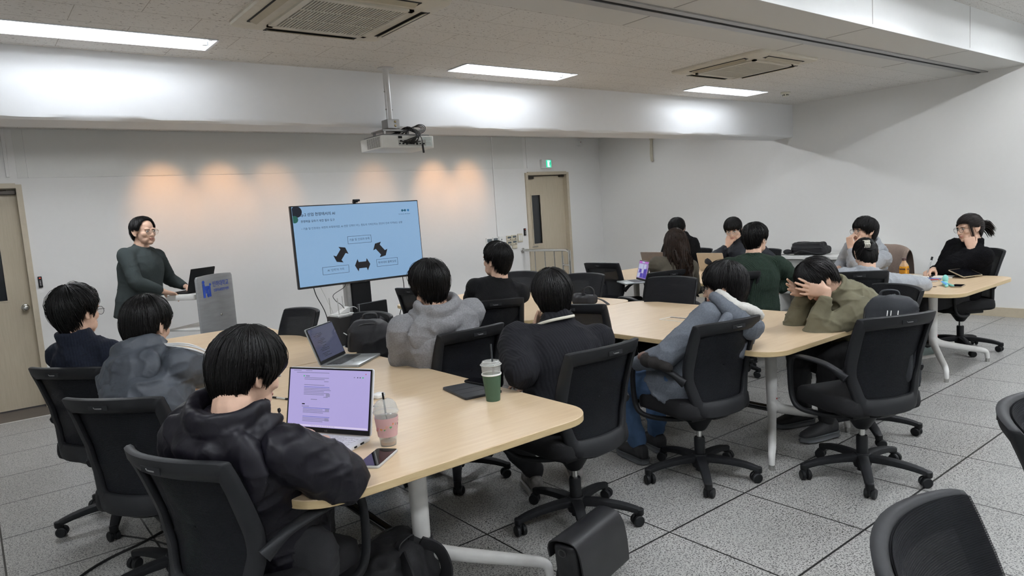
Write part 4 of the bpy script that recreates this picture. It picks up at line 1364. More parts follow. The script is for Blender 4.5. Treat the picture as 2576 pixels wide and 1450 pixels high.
for s in (-1, 1):
    mb.box((0, s * .0328, .120), (.044, .0012, .014), mi=0); mb.box((s * .0328, 0, .120), (.0012, .044, .014), mi=0)
    for k in range(5):
        mb.box((0, s * .0328, .10 - .010 * k), (.040, .0012, .0015), mi=0); mb.box((s * .0328, 0, .10 - .010 * k), (.0012, .040, .0015), mi=0)
mb.build('label_print', mat('dark_label_print', (.10, .045, .01), .5), t, smooth=0)

# ------------------------------------------------------------------ right table bits
M_paper = mat('white_paper', (.72, .71, .67), .7)
t = thing('notebook', 'open white spiral notebook in front of the woman in black fleece', 'notebook', (4.205, .475, TZ), 12)
for s, n in ((-1, 'left'), (1, 'right')):
    mb = MB(); mb.box((0, s * .085, .004), (.20, .150, .007)); mb.build('page_block', M_paper, t, smooth=0)
mb = MB()
for k in range(18):
    a = np.linspace(0, 2 * PI, 10, endpoint=False); mb.sweep(np.c_[np.full(10, -.09 + k * .0105), .010 * np.cos(a), .008 + .009 * np.sin(a)], .0011, 5, closed=True)
mb.build('spiral_wire', M_black, t)
t = thing('tablet', 'tablet with gold back tilted on a stand, by the pen hand', 'tablet', (4.24, .235, TZ), -20)
Rq = np.array([[1, 0, 0], [0, .94, -.34], [0, .34, .94]])
mb = MB(); mb.prism(rrect(.22, .155, .012), 0, .008, .002, T=(Rq, (0, 0, .035))); mb.build('shell', mat('gold_phone_case', (.35, .29, .2), .3, metal=.4), t)
mb = MB(); mb.prism(rrect(.205, .14, .008), .008, .009, 0, T=(Rq, (0, 0, .035))); mb.build('screen', mat('black_phone_glass', (.006, .006, .008), .05, spec=.8), t)
mb = MB(); mb.box((0, .04, .02), (.10, .02, .04), R=Rq); mb.box((0, .0, .003), (.10, .10, .006), bev=.002); mb.build('stand', M_black, t)
t = thing('lip_balm_tube', 'dark grey tube standing upright near the pencil case', 'tube', (3.57, .275, TZ))
mb = MB(); mb.lathe([(0, 0), (.0085, 0), (.009, .002), (.009, .042), (0, .042)], 18); mb.build('tube', mat('dark_grey_tube', (.055, .058, .06), .4), t)
mb = MB(); mb.lathe([(0, .042), (.0095, .042), (.0095, .070), (.008, .072), (0, .072)], 18); mb.build('cap', M_black, t)
t = thing('coin', 'small dark brown disc on the table by the grey tube', 'disc', (3.555, .215, TZ)); mb = MB(); mb.lathe([(0, 0), (.012, 0), (.013, .002), (.012, .004), (0, .004)], 20); mb.build('disc', mat('dark_brown', (.04, .018, .012), .5), t)
t = thing('pencil_case', 'crumpled clear pencil case with red and blue trim', 'pencil case', (3.86, .42, TZ), -60)
mb = MB(); mb.prism(rrect(.21, .11, .03), 0, .010, .004); mb.build('pouch', mat('clear_pouch', (.55, .52, .50), .25, alpha=.8), t)
mb = MB(); mb.sweep(cr([(-.11, -.04, .012), (-.05, -.02, .022), (.02, -.035, .018), (.11, -.01, .016)], 20), np.array([[.012, .005]] * 20), 8); mb.sweep(cr([(-.02, -.05, .01), (.03, .0, .02), (.05, .05, .014)], 14), .007, 8); mb.build('red_trim', mat('red_vinyl', (.33, .025, .02), .35), t)
mb = MB(); mb.sweep(cr([(-.10, .03, .012), (-.03, .045, .028), (.05, .03, .022), (.14, .055, .012)], 20), np.array([[.015, .006]] * 20), 8); mb.ellip((.0, .02, .015), (.05, .03, .012)); mb.build('blue_trim', mat('blue_vinyl', (.06, .11, .30), .35), t)
mb = MB(); mb.ellip((.03, -.055, .016), (.018, .015, .012)); mb.build('yellow_eraser', mat('yellow_rubber', (.70, .38, .06), .5), t)
t = thing('toy', 'turquoise soft toy with long limbs lying on the right table', 'toy', (3.64, .17, TZ), 20)
tq = mat('turquoise_plush', (.22, .52, .47), .8)
mb = MB(); mb.ellip((.075, .0, .047), (.026, .022, .034), R=np.array([[.9, 0, .4], [0, 1, 0], [-.4, 0, .9]])); mb.ellip((.03, 0, .018), (.035, .02, .016)); mb.sweep(cr([(.01, 0, .018), (-.04, .012, .022), (-.07, -.01, .012), (-.10, -.005, .010)], 14), .010, 8, round_=True); mb.sweep(cr([(.02, -.01, .015), (-.03, -.035, .010), (-.09, -.05, .010)], 12), .009, 8, round_=True); mb.build('body', tq, t, smooth=180)
mb = MB(); mb.sweep(cr([(.03, .02, .030), (-.01, .02, .034), (-.055, .0, .026), (-.075, -.012, .016)], 14), np.array([[.011, .004]] * 14), 8); mb.build('blue_ribbon', mat('sky_blue_ribbon', (.10, .30, .60), .6), t)
t = thing('pen_tray', 'flat black case with white item on the far right table', 'tray', (4.0, 1.66, TZ), -70)
mb = MB(); mb.prism(rrect(.24, .12, .01), 0, .022, .004); mb.build('case', M_black, t); mb = MB(); mb.ellip((.03, .0, .028), (.035, .02, .010)); mb.build('white_mouse', M_white, t)

# ------------------------------------------------------------------ side desk and bags
t = thing('side_desk', 'white desk against the right wall under the black bag', 'desk', (6.10, 2.28, 0))
mb = MB(); mb.box((0, 0, .70), (.70, 1.30, .035), bev=.004); mb.build('desktop', M_white, t)
mb = MB(); mb.box((-.30, 0, .46), (.018, 1.18, .44)); mb.build('modesty_panel', mat('light_grey_panel', (.38, .39, .37), .5), t, smooth=0)
for s in (-1, 1):
    mb = MB(); mb.box((0, s * .61, .342), (.66, .03, .684), bev=.003); mb.build('leg_panel', M_white, t)
mb = MB(); mb.sweep(cr([(-.30, .60, .721), (-.1, .62, .722), (.20, .60, .721)], 10), .004, 6); o = mb.build('cable', M_cable_b); tag(o, 'short black cable lying on the white side desk', 'cable'); o.location = (6.10, 2.28, 0)

M_bag = mat('black_bag_nylon', (.013, .013, .015), .62, bump=.2, bscale=350, spec=.35)
M_bag2 = mat('charcoal_bag_fabric', (.022, .024, .028), .7, bump=.2, bscale=300, spec=.3)
M_zip = mat('dull_zip', (.05, .05, .05), .4, metal=.5)
def fold(me, amp, sc, seed):
    displace(me, lambda V: amp * (vnoise(V, sc, seed) + .6 * vnoise(V * (1, 1, .45), sc * 2.1, seed + 1)))
def wrinkle0(me, amp, sc, seed):
    displace(me, lambda V: amp * 1.6 * ((1 - np.abs(vnoise(V + .03 * np.c_[vnoise(V, 9, seed), vnoise(V, 9, seed + 1), vnoise(V, 9, seed + 2)], sc, seed + 3))) ** 4 - .2))
def backpack(label, loc, rz, w_=.31, d_=.20, h_=.44, m=None, tilt=0., group=None, seed=1, extra=False):
    m = m or M_bag
    t = thing('backpack', label, 'bag', loc, rz, group)
    if tilt:
        t.rotation_euler[0] = math.radians(tilt)
    mb = MB()
    rings = []
    for z, s, sy in ((.0, .90, .92), (.02, 1, 1), (.20, 1, 1.05), (.32, .98, .98), (.40, .86, .84), (.435, .62, .62), (.445, .3, .3)):
        o = rrect(w_ * s, d_ * sy, min(w_ * s, d_ * sy) * .32, 5)
        rings.append(np.c_[o, np.full(len(o), z / .445 * h_)])
    mb.loft(rings)
    me = remesh(mb, .009, 3); fold(me, .013, 9, seed); wrinkle0(me, .007, 13, seed); link('body', me, m, t)
    mb = MB()
    rings = []
    for y, s in ((0, 1), (-.035, 1), (-.055, .9), (-.06, .7)):
        o = rrect(w_ * .78 * s, h_ * .42 * s, .04 * s, 5)
        rings.append(np.c_[o[:, 0], np.full(len(o), -d_ / 2 + y + .01), h_ * .30 + o[:, 1]])
    mb.loft(rings[::-1])
    me = remesh(mb, .010, 3); fold(me, .005, 14, seed + 4); link('front_pocket', me, m, t)
    mb = MB(); mb.sweep(cr([(-w_ * .40, -d_ * .40, h_ * .55), (-w_ * .42, -d_ * .30, h_ * .82), (-w_ * .2, -d_ * .22, h_ * .97), (w_ * .2, -d_ * .22, h_ * .97), (w_ * .42, -d_ * .30, h_ * .82), (w_ * .40, -d_ * .40, h_ * .55)], 40), np.array([[.007, .003]] * 40), 8); mb.build('zip', M_zip, t)
    mb = MB(); mb.sweep(cr([(-.045, d_ * .30, h_ * .95), (-.035, d_ * .32, h_ * 1.05), (.035, d_ * .32, h_ * 1.05), (.045, d_ * .30, h_ * .95)], 16), np.array([[.012, .004]] * 16), 8, power=3); mb.build('top_handle', m, t)
    for s in (-1, 1):
        mb = MB(); mb.sweep(cr([(s * .06, d_ * .42, h_ * .94), (s * .10, d_ * .62, h_ * .80), (s * .12, d_ * .68, h_ * .50), (s * .13, d_ * .52, h_ * .18), (s * .13, d_ * .46, h_ * .06)], 24), np.array([[.028, .007]] * 24), 10, ref=(1, 0, 0), power=3); mb.build('shoulder_strap', m, t)
    return t
b6 = backpack('black backpack slumped on the chair near the speaker box', (-.37, 2.07, .455), 325, .30, .19, .44, M_bag, 12, seed=3)
b18 = backpack('charcoal backpack standing on the seat of the chair near the bowed man', (1.335, -.40, .470), 292, .26, .17, .47, M_bag2, 0, seed=9)
mb = MB()
for k, x in enumerate((-.012, .004, .035)):
    mb.sweep(cr([(x, -.126, .35), (x + .002, -.122, .385), (x + .005, -.108, .415)], 10), .0022, 6)
mb.build('pale_drawcord', M_white, b18)
bf = backpack('large black backpack on the floor under the near table', (-1.25, .33, .0), 205, .40, .27, .30, M_bag, 0, seed=14)

t = thing('messenger_bag', 'black leather flap bag leaning on the near table foot', 'bag', (-.53, -.03, 0), 14)
M_lea = mat('black_leather', (.008, .008, .0095), .45, bump=.12, bscale=500, spec=.45)
def shear(mb, kx=-.42, ky=-.22):
    mb.V = [v + np.c_[v[:, 2] * kx, v[:, 2] * ky, np.zeros(len(v))] for v in mb.V]
    return mb
mb = MB(); mb.prism(rrect(.34, .11, .03), 0, .275, .02); shear(mb)
me = remesh(mb, .009, 2); fold(me, .003, 12, 4); link('body', me, M_lea, t)
mb = MB()
rg = []
for s in np.linspace(0, 1, 22):
    P = cr([(0, .062, .20), (0, .060, .265), (0, .035, .292), (0, -.02, .296), (0, -.058, .270), (0, -.072, .17), (0, -.074, .05), (0, -.072, .030)], 22)[int(round(s * 21))]
    wv = .168 + .004 * math.sin(s * 9)
    q = nrm((0, P[1] if abs(P[1]) > .02 else 0.01, .25 * (P[2] > .25))) * .007
    rg.append(np.array([(-wv, P[1], P[2]), (wv, P[1], P[2]), (wv, P[1] + q[1], P[2] + q[2]), (-wv, P[1] + q[1], P[2] + q[2])]))
mb.loft(rg); shear(mb).build('flap', M_lea, t, smooth=50)
mb = MB(); mb.box((.09, -.078, .06), (.012, .002, .016)); shear(mb).build('small_logo', M_alu, t)
mb = MB(); mb.sweep(cr([(-.17, .0, .26), (-.195, -.01, .20), (-.20, .02, .09), (-.21, -.02, .012), (-.12, -.10, .008), (-.02, -.115, .008)], 40), np.array([[.014, .003]] * 40), 8, power=3); mb.build('strap', M_lea, t)
mb = MB()
for s in (-1, 1):
    a = np.linspace(0, 2 * PI, 16, endpoint=False); mb.sweep(np.c_[s * .176 + 0 * a, .015 * np.cos(a), .245 + .018 * np.sin(a)], .003, 6, closed=True)
shear(mb).build('strap_ring', M_zip, t)

t = thing('black_pouch_bag', 'small black bag with a loop handle on the middle table', 'bag', (1.65, 2.18, TZ), -75)
mb = MB(); mb.prism(rrect(.22, .13, .05), 0, .075, .02); mb.ellip((-.05, 0, .065), (.07, .05, .03)); me = remesh(mb, .008, 2); fold(me, .007, 18, 6); link('body', me, M_bag, t)
mb = MB(); mb.sweep(cr([(.0, -.02, .08), (.005, -.02, .125), (.05, .0, .145), (.085, .01, .115), (.085, .01, .06)], 22), np.array([[.014, .004]] * 22), 8, power=3); mb.build('handle', M_bag, t)
mb = MB(); mb.sweep(cr([(.08, .03, .05), (.15, .02, .035), (.20, .0, .018), (.24, -.03, .006)], 18), np.array([[.014, .003]] * 18), 8, power=3); mb.sweep(cr([(-.10, .0, .03), (-.2, .08, .012), (-.32, .22, .005), (-.42, .30, .006)], 24), np.array([[.011, .003]] * 24), 8, power=3); mb.build('strap', M_bag, t)

t = thing('laptop_bag', 'bulky black shoulder bag lying on the white side desk', 'bag', (6.05, 2.58, .7185), 92)
mb = MB(); mb.prism(rrect(.46, .22, .06), 0, .10, .03); mb.prism(rrect(.40, .19, .05), .07, .155, .03, T=(np.eye(3), (.02, 0, 0))); me = remesh(mb, .011, 2); fold(me, .007, 12, 8); link('body', me, M_bag, t)
mb = MB(); mb.sweep(cr([(-.20, .12, .09), (-.05, .135, .10), (.2, .12, .10)], 16), np.array([[.008, .003]] * 16), 8); mb.sweep(cr([(-.18, .10, .14), (.0, .115, .15), (.2, .095, .14)], 16), np.array([[.006, .003]] * 16), 8); mb.build('zip', M_zip, t)
mb = MB(); mb.sweep(cr([(-.20, .10, .02), (-.12, .17, .03), (.02, .19, .06), (.10, .16, .03), (.22, .17, .02)], 26), np.array([[.026, .008]] * 26), 8, power=3); mb.ellip((.24, .13, .04), (.06, .035, .035)); mb.build('shoulder_strap', M_bag, t)

t = thing('jacket_sleeve', 'dark brown fur lined sleeve bundle lying over the jeans man armrest', 'garment', (.385, .36, .655), 80)
mb = MB(); mb.ellip((0, 0, .025), (.085, .045, .038)); mb.ellip((.05, .01, .030), (.05, .05, .040)); mb.ellip((-.06, -.005, .01), (.05, .036, .03)); me = remesh(mb, .007, 2); fold(me, .008, 20, 3); link('bundle', me, mat('black_pile_fabric', (.012, .010, .009), .95, bump=.4, bscale=300), t)
mb = MB(); mb.ellip((.075, .015, .045), (.035, .04, .028)); me = remesh(mb, .007, 2); fold(me, .004, 25, 5); link('leather_facing', me, mat('brown_leather', (.07, .028, .018), .5), t)
t = thing('fleece_jacket', 'beige fleece jacket draped over a chair back behind the hair claw girl', 'garment', (4.916, 1.131, 0), 75)
mb = MB()
rg = []
for s in np.linspace(0, 1, 24):
    P = cr([(0, .135, .56), (0, .105, .75), (0, .065, .88), (0, .0, .935), (0, -.05, .89), (0, -.08, .72), (0, -.085, .48)], 24)[int(round(s * 23))]
    for_ = []
    u = np.linspace(-1, 1, 16)
    top = [(q * .27, P[1] + .085 * q * q, P[2] - .05 * abs(q) ** 3) for q in u]
    rg.append(np.array(top))
Vt = np.vstack(rg); F = [(i * 16 + j, i * 16 + j + 1, i * 16 + 17 + j, i * 16 + 16 + j) for i in range(23) for j in range(15)]
V2 = Vt * np.array((.96, .72, .985)) ; n0 = len(Vt)
B = [j for j in range(16)] + [i * 16 + 15 for i in range(1, 24)] + [23 * 16 + j for j in range(14, -1, -1)] + [i * 16 for i in range(22, 0, -1)]
F2 = [tuple(n0 + i for i in f[::-1]) for f in F] + [(B[(k + 1) % len(B)], B[k], B[k] + n0, B[(k + 1) % len(B)] + n0) for k in range(len(B))]
mb.add(np.vstack([Vt, V2]), [f[::-1] for f in F] + [f[::-1] for f in F2])
me = mb.mesh('drape', 180); fold(me, .010, 7, 5); link('drape', me, mat('beige_fleece', (.24, .18, .145), .95, bump=.5, bscale=250), t)
# ------------------------------------------------------------------ people
M_skin = mat('skin', (.62, .405, .30), .5, spec=.3, var=.06, vscale=35, bump=.04, bscale=300)
M_skin2 = mat('tanned_skin', (.48, .29, .20), .5, spec=.4, var=.06, vscale=35, bump=.04, bscale=300)
M_lip = mat('lip_skin', (.42, .20, .155), .45)
M_eyew = mat('eye_white', (.55, .52, .48), .25)
M_iris = mat('dark_iris', (.012, .008, .006), .15)
def mhair(name, c, r=.42):
    return mat(name, c, r, spec=.22, var=.35, vscale=60)
M_hair = mhair('black_hair', (.0042, .0038, .0038), .46)
M_hairb = mhair('brown_hair', (.020, .011, .007), .46)

def basis(yaw, pitch=0., roll=0.):
    """columns: right, forward, up"""
    y, p, r = map(math.radians, (yaw, pitch, roll))
    f = np.array((math.cos(y) * math.cos(p), math.sin(y) * math.cos(p), math.sin(p)))
    rt = np.array((math.sin(y), -math.cos(y), 0))
    u = np.cross(rt, f)
    r2 = rt * math.cos(r) - u * math.sin(r)
    u2 = rt * math.sin(r) + u * math.cos(r)
    return np.c_[r2, f, u2]
def ik(S, W, l1, l2, pole):
    d = W - S
    L = np.linalg.norm(d)
    L2 = min(L, (l1 + l2) * .995)
    d = d / max(L, 1e-6)
    W2 = S + d * L2
    a = (l1 * l1 - l2 * l2 + L2 * L2) / (2 * L2)
    h = math.sqrt(max(l1 * l1 - a * a, 1e-6))
    p = pole - d * np.dot(pole, d)
    p = nrm(p)
    return S + d * a + p * h, W2
def loft_ell(mb, C, S, N, A, B, seg=22, power=2.3, mi=0):
    a = np.linspace(0, 2 * PI, seg, endpoint=False)
    ca, sa = np.cos(a), np.sin(a)
    ca, sa = np.sign(ca) * np.abs(ca) ** (2 / power), np.sign(sa) * np.abs(sa) ** (2 / power)
    mb.loft([C[i] + np.outer(ca * A[i], S[i]) + np.outer(sa * B[i], N[i]) for i in range(len(C))], mi)
def taper(mb, P, R, seg=12, n=14):
    Q = cr(P, n)
    r = np.interp(np.linspace(0, 1, n), np.linspace(0, 1, len(R)), R)
    mb.sweep(Q, r, seg)
    mb.ellip(Q[0], r[0], n=7)
    mb.ellip(Q[-1], r[-1], n=7)

def head_mesh(mb, Hc, B, s=1.0, wide=1.0):
    def E(c, r, R=None):
        c = np.array(c) * s
        c[0] *= wide
        rr_ = np.array(r) * s
        mb.ellip(Hc + B @ c, rr_, R=B if R is None else B @ R, n=14)
    W = wide
    E((0, -.018, .030), (.074 * W, .095, .088)); E((0, .020, -.025), (.064 * W, .066, .088)); E((0, .024, -.066), (.054 * W, .054, .046)); E((0, .062, -.094), (.026 * W, .023, .020))
    for q in (-1, 1):
        E((q * .038, .050, -.022), (.026 * W, .028, .028)); E((q * .028, .046, -.070), (.027, .030, .030)); E((q * .031, .0725, .022), (.026, .013, .009)); E((q * .012, .094, -.034), (.009, .010, .008))
    E((0, .089, -.057), (.021, .008, .0062)); E((0, .088, -.068), (.018, .0085, .0068))
    E((0, .0815, -.045), (.012, .010, .016))
    mb.sweep([Hc + B @ (np.array(p) * s) for p in ((0, .080, .016), (0, .091, -.008), (0, .102, -.026), (0, .104, -.033), (0, .090, -.042))], np.array([.008, .0085, .0105, .0115, .006]) * s, 10)
    for q in (-1, 1):
        ear = [(-.002, -.028), (.006, -.004), (.006, .016), (-.004, .029), (-.020, .030), (-.029, .014), (-.026, -.006), (-.016, -.024), (-.008, -.033)]
        P = [Hc + B @ (np.array((q * (.0735 * W + max(0, -y) * .40), y - .006, z - .004)) * s) for y, z in ear]
        mb.sweep(cr(P, 26), np.array([[.0056, .0056]] * 26) * s, 8)
        mb.ellip(Hc + B @ (np.array((q * (.0765 * W), -.016, -.003)) * s), np.array((.0055, .016, .025)) * s, R=B, n=8)
        mb.ellip(Hc + B @ (np.array((q * (.0745 * W), -.006, -.033)) * s), np.array((.0058, .0075, .010)) * s, R=B, n=7)

def hand_mesh(mb, Wp, f, n, side, curl=.5, thumb=.5, spread=.10, s=1.0, curls=None):
    f = nrm(f)
    n = nrm(np.asarray(n, float) - f * np.dot(n, f))
    th = np.cross(n, f) * (1 if side == 'L' else -1)      # towards the thumb
    s = s * 1.0
    C = [Wp + f * d * s + n * o * s for d, o in ((-.012, 0), (.01, 0), (.04, .001), (.075, .0), (.096, -.002))]
    loft_ell(mb, C, [th] * 5, [n] * 5, np.array([.027, .030, .040, .043, .040]) * s, np.array([.0195, .019, .0175, .0145, .0115]) * s, 16)
    mb.ellip(Wp + f * .030 * s + th * .024 * s + n * .007 * s, np.array((.028, .017, .015)) * s, R=np.c_[nrm(f + th * .35), np.cross(n, nrm(f + th * .35)), n])
    L = (.073, .081, .075, .058)
    for i in range(4):
        b = Wp + f * (.094 - (.004, 0, .003, .010)[i]) * s + th * (.0305 - .0205 * i) * s
        d = nrm(f + th * spread * (1.5 - i) * .9)
        c = (curls[i] if curls else curl) * (1 + .12 * (i - 1))
        P = [b - d * .014 * s, b]
        ang = 0
        for k, (fr, ca) in enumerate(((.44, .75), (.32, 1.0), (.24, .7))):
            ang += c * ca
            q = d * math.cos(ang) + n * math.sin(ang)
            P.append(P[-1] + q * L[i] * fr * s)
        r0 = (.0088, .0090, .0086, .0078)[i] * s
        mb.sweep(np.array(P), np.array([r0 * 1.06, r0 * 1.06, r0, r0 * .94, r0 * .80]), 10)
        for k, p in enumerate(P[1:]):
            mb.ellip(p, (r0 * 1.08, r0 * 1.06, r0 * .98, r0 * .82)[k], n=6)
    d1 = nrm(th * (1 - thumb * .6) + f * .75 + n * (.15 + .7 * thumb))
    d2 = nrm(d1 + f * .35 + n * .25 * thumb - th * .25)
    b = Wp + f * .022 * s + th * .026 * s + n * .006 * s
    P = [b, b + d1 * .042 * s, b + (d1 * .042 + d2 * .031) * s, b + (d1 * .042 + d2 * .054) * s]
    mb.sweep(np.array(P), np.array([.0135, .0112, .0100, .0078]) * s, 10)
    for p, r in zip(P, (.0135, .0114, .0102, .0080)):
        mb.ellip(p, r * s, n=6)

LINE_SHORT = [(0, .052), (30, .050), (55, .040), (70, -.005), (80, -.030), (88, -.020), (94, .008), (108, .008), (118, -.040), (138, -.082), (160, -.100), (180, -.106)]
LINE_BOWL = [(0, .028), (30, .020), (55, .008), (72, -.022), (82, -.040), (89, -.022), (95, .0), (108, -.004), (118, -.050), (138, -.092), (160, -.112), (180, -.118)]
LINE_LONGISH = [(0, .022), (30, .015), (55, -.005), (72, -.038), (82, -.055), (90, -.042), (98, -.030), (108, -.040), (118, -.075), (138, -.108), (160, -.124), (180, -.128)]
def hair_mesh(mb, Hc, B, s=1., line=LINE_BOWL, whorl=(.0, -.42, .9), vol=.010, n=1500, seed=1, long=None, swirl=.5, r=.0013, wide=1., messy=1.):
    g = np.random.default_rng(seed)
    c = np.array((0, -.014, .024))
    R = np.array((.081 * wide, .102, .094))
    w_ = nrm(whorl)
    e1 = nrm(np.array((0, 1., 0)) - w_ * w_[1])
    e2 = np.cross(e1, w_)
    la, lz = np.array([p[0] for p in line]), np.array([p[1] for p in line])
    def pt(t, a, off):
        d = np.cos(t)[:, None] * w_ + np.sin(t)[:, None] * (np.cos(a)[:, None] * e1 + np.sin(a)[:, None] * e2)
        Rz = np.where(d[:, 2] < 0, .158, R[2])
        RR = np.c_[np.full(len(t), R[0]), np.full(len(t), R[1]), Rz]
        k = 1 / np.sqrt(((d / RR) ** 2).sum(1))
        nn = d / (RR * RR)
        nn /= np.linalg.norm(nn, axis=1)[:, None]
        return c + d * k[:, None] + nn * off[:, None], nn
    A = np.linspace(-PI, PI, 181)
    T1 = np.zeros(181)
    tt = np.linspace(0, 3.0, 220)
    for i, a in enumerate(A):
        p, _ = pt(tt, np.full(220, a), np.zeros(220))
        az = np.degrees(np.abs(np.arctan2(p[:, 0], p[:, 1])))
        bad = (p[:, 2] < np.interp(az, la, lz)) & (tt > .25)
        T1[i] = tt[np.argmax(bad)] if bad.any() else 2.9
    k5 = np.ones(9) / 9
    T1 = np.convolve(np.r_[T1[-5:-1], T1, T1[1:5]], k5, 'valid')
    t1 = lambda a: np.interp((a + PI) % (2 * PI) - PI, A, T1)
    def volume(p):
        return vol * np.interp(p[:, 2], [-.11, -.06, -.01, .03, .10], [.12, .30, .72, .95, 1.0])
    # closed scalp cap
    na, nt_ = 90, 20
    aa = np.linspace(-PI, PI, na, endpoint=False)
    rings = []
    for k in range(nt_):
        t = np.maximum(.03, t1(aa) * .97 * (k / (nt_ - 1)) ** .9)
        p, nn = pt(t, aa, np.zeros(na))
        v = volume(p) * min(1, (nt_ - 1 - k) / 2.5 + .15)
        p2, _ = pt(t, aa, v + .0022 * vnoise(np.c_[np.cos(aa) * 9, np.sin(aa) * 9, np.full(na, .8 * k)], 1.0, seed) * messy)
        rings.append(p2)
    for k in (nt_ - 1, nt_ // 2, 1):
        t = np.maximum(.03, t1(aa) * (k / (nt_ - 1)) ** .9)
        p2, _ = pt(t, aa, np.full(na, -.012))
        rings.append(p2)
    rings = [Hc + (q * s) @ B.T for q in rings]
    mb.loft([q[::-1] for q in rings])
    # locks
    m = 8
    a0 = g.uniform(-PI, PI, n)
    te = t1(a0) * (1 + g.uniform(-.10, .045, n) * (.4 + .6 * messy))
    te = np.where((np.abs(a0) > 2.1) & (g.uniform(0, 1, n) < .35), te * g.uniform(1.0, 1.09, n), te)
    ts = te * g.uniform(0, .80, n) ** 1.2
    lift = g.uniform(.0, 1., n)
    lift = np.where(g.uniform(0, 1, n) < .05, lift * 2.4, lift)
    sw = swirl * g.uniform(.4, 1., n) + g.normal(0, .10, n) * messy
    P = np.zeros((n, m, 3))
    clump = vnoise(np.c_[np.cos(a0) * 7, np.sin(a0) * 7, ts * 3], 1., seed + 5)
    for k in range(m):
        u = k / (m - 1)
        t = np.maximum(.04, ts + (te - ts) * u)
        a = a0 + sw * .25 * (1 - u) * np.where(t < 1, 1, .6) + clump * .13 * u
        p, nn = pt(t, a, np.zeros(n))
        off = volume(p) * (1.0 - .55 * u ** 3) + .0045 * lift * (.35 + .65 * math.sin(PI * min(1, u * 1.15))) * messy + .0045 * clump * (.3 + u)
        p, nn = pt(t, a, off)
        P[:, k] = p
    if long:
        pass
    V, F = [], []
    tri = np.array([0, 2.094, 4.189])
    rad = r * np.array([.7, 1, 1, 1, .95, .85, .65, .25])
    W_ = Hc + (P.reshape(-1, 3) * s) @ B.T
    W_ = W_.reshape(n, m, 3)
    tan = np.gradient(W_, axis=1)
    tan /= np.linalg.norm(tan, axis=2)[..., None] + 1e-9
    ref = (W_ - Hc)
    sd = np.cross(tan, ref)
    sd /= np.linalg.norm(sd, axis=2)[..., None] + 1e-9
    up = np.cross(sd, tan)
    ring = W_[:, :, None, :] + rad[None, :, None, None] * s * (1.6 * np.cos(tri)[None, None, :, None] * sd[:, :, None, :] + np.sin(tri)[None, None, :, None] * up[:, :, None, :])
    strands(mb, ring)
def strands(mb, ring):
    n, m = ring.shape[:2]
    F = []
    base = np.arange(n)[:, None] * (m * 3)
    for k in range(m - 1):
        for j in range(3):
            j2 = (j + 1) % 3
            F.append(np.stack([base[:, 0] + k * 3 + j, base[:, 0] + k * 3 + j2, base[:, 0] + (k + 1) * 3 + j2, base[:, 0] + (k + 1) * 3 + j], 1))
    mb.add(ring.reshape(-1, 3), np.vstack(F).tolist())
def locks(mb, paths, r, seed=0):
    """paths n x m x 3 world"""
    P = np.asarray(paths)
    n, m = P.shape[:2]
    tan = np.gradient(P, axis=1)
    tan /= np.linalg.norm(tan, axis=2)[..., None] + 1e-9
    sd = np.cross(tan, np.array((.3, .2, 1.)) + 0 * tan)
    sd /= np.linalg.norm(sd, axis=2)[..., None] + 1e-9
    up = np.cross(sd, tan)
    tri = np.array([0, 2.094, 4.189])
    rad = r * np.interp(np.linspace(0, 1, m), [0, .15, .7, 1], [.8, 1, .9, .2])
    strands(mb, P[:, :, None, :] + rad[None, :, None, None] * (1.5 * np.cos(tri)[None, None, :, None] * sd[:, :, None, :] + np.sin(tri)[None, None, :, None] * up[:, :, None, :]))

def wrinkle(me, amp, sc, seed, st=(1, 1, 1)):
    def fn(V):
        Wp = V + .035 * np.c_[vnoise(V, 7, seed + 20), vnoise(V, 7, seed + 21), vnoise(V, 7, seed + 22)]
        n1 = vnoise(Wp * np.array((1, 1, .55)), sc, seed)
        n4 = vnoise(Wp * np.array((.6, .6, 1.2)), sc * 1.5, seed + 9)
        rd = (1 - np.abs(n1)) ** 4
        r2 = (1 - np.abs(n4)) ** 5
        return amp * (.35 * vnoise(V, 5., seed + 1) + 1.15 * (rd - .2) + .9 * (r2 - .17) + .25 * vnoise(V, sc * 2.6, seed + 3))
    displace(me, fn)

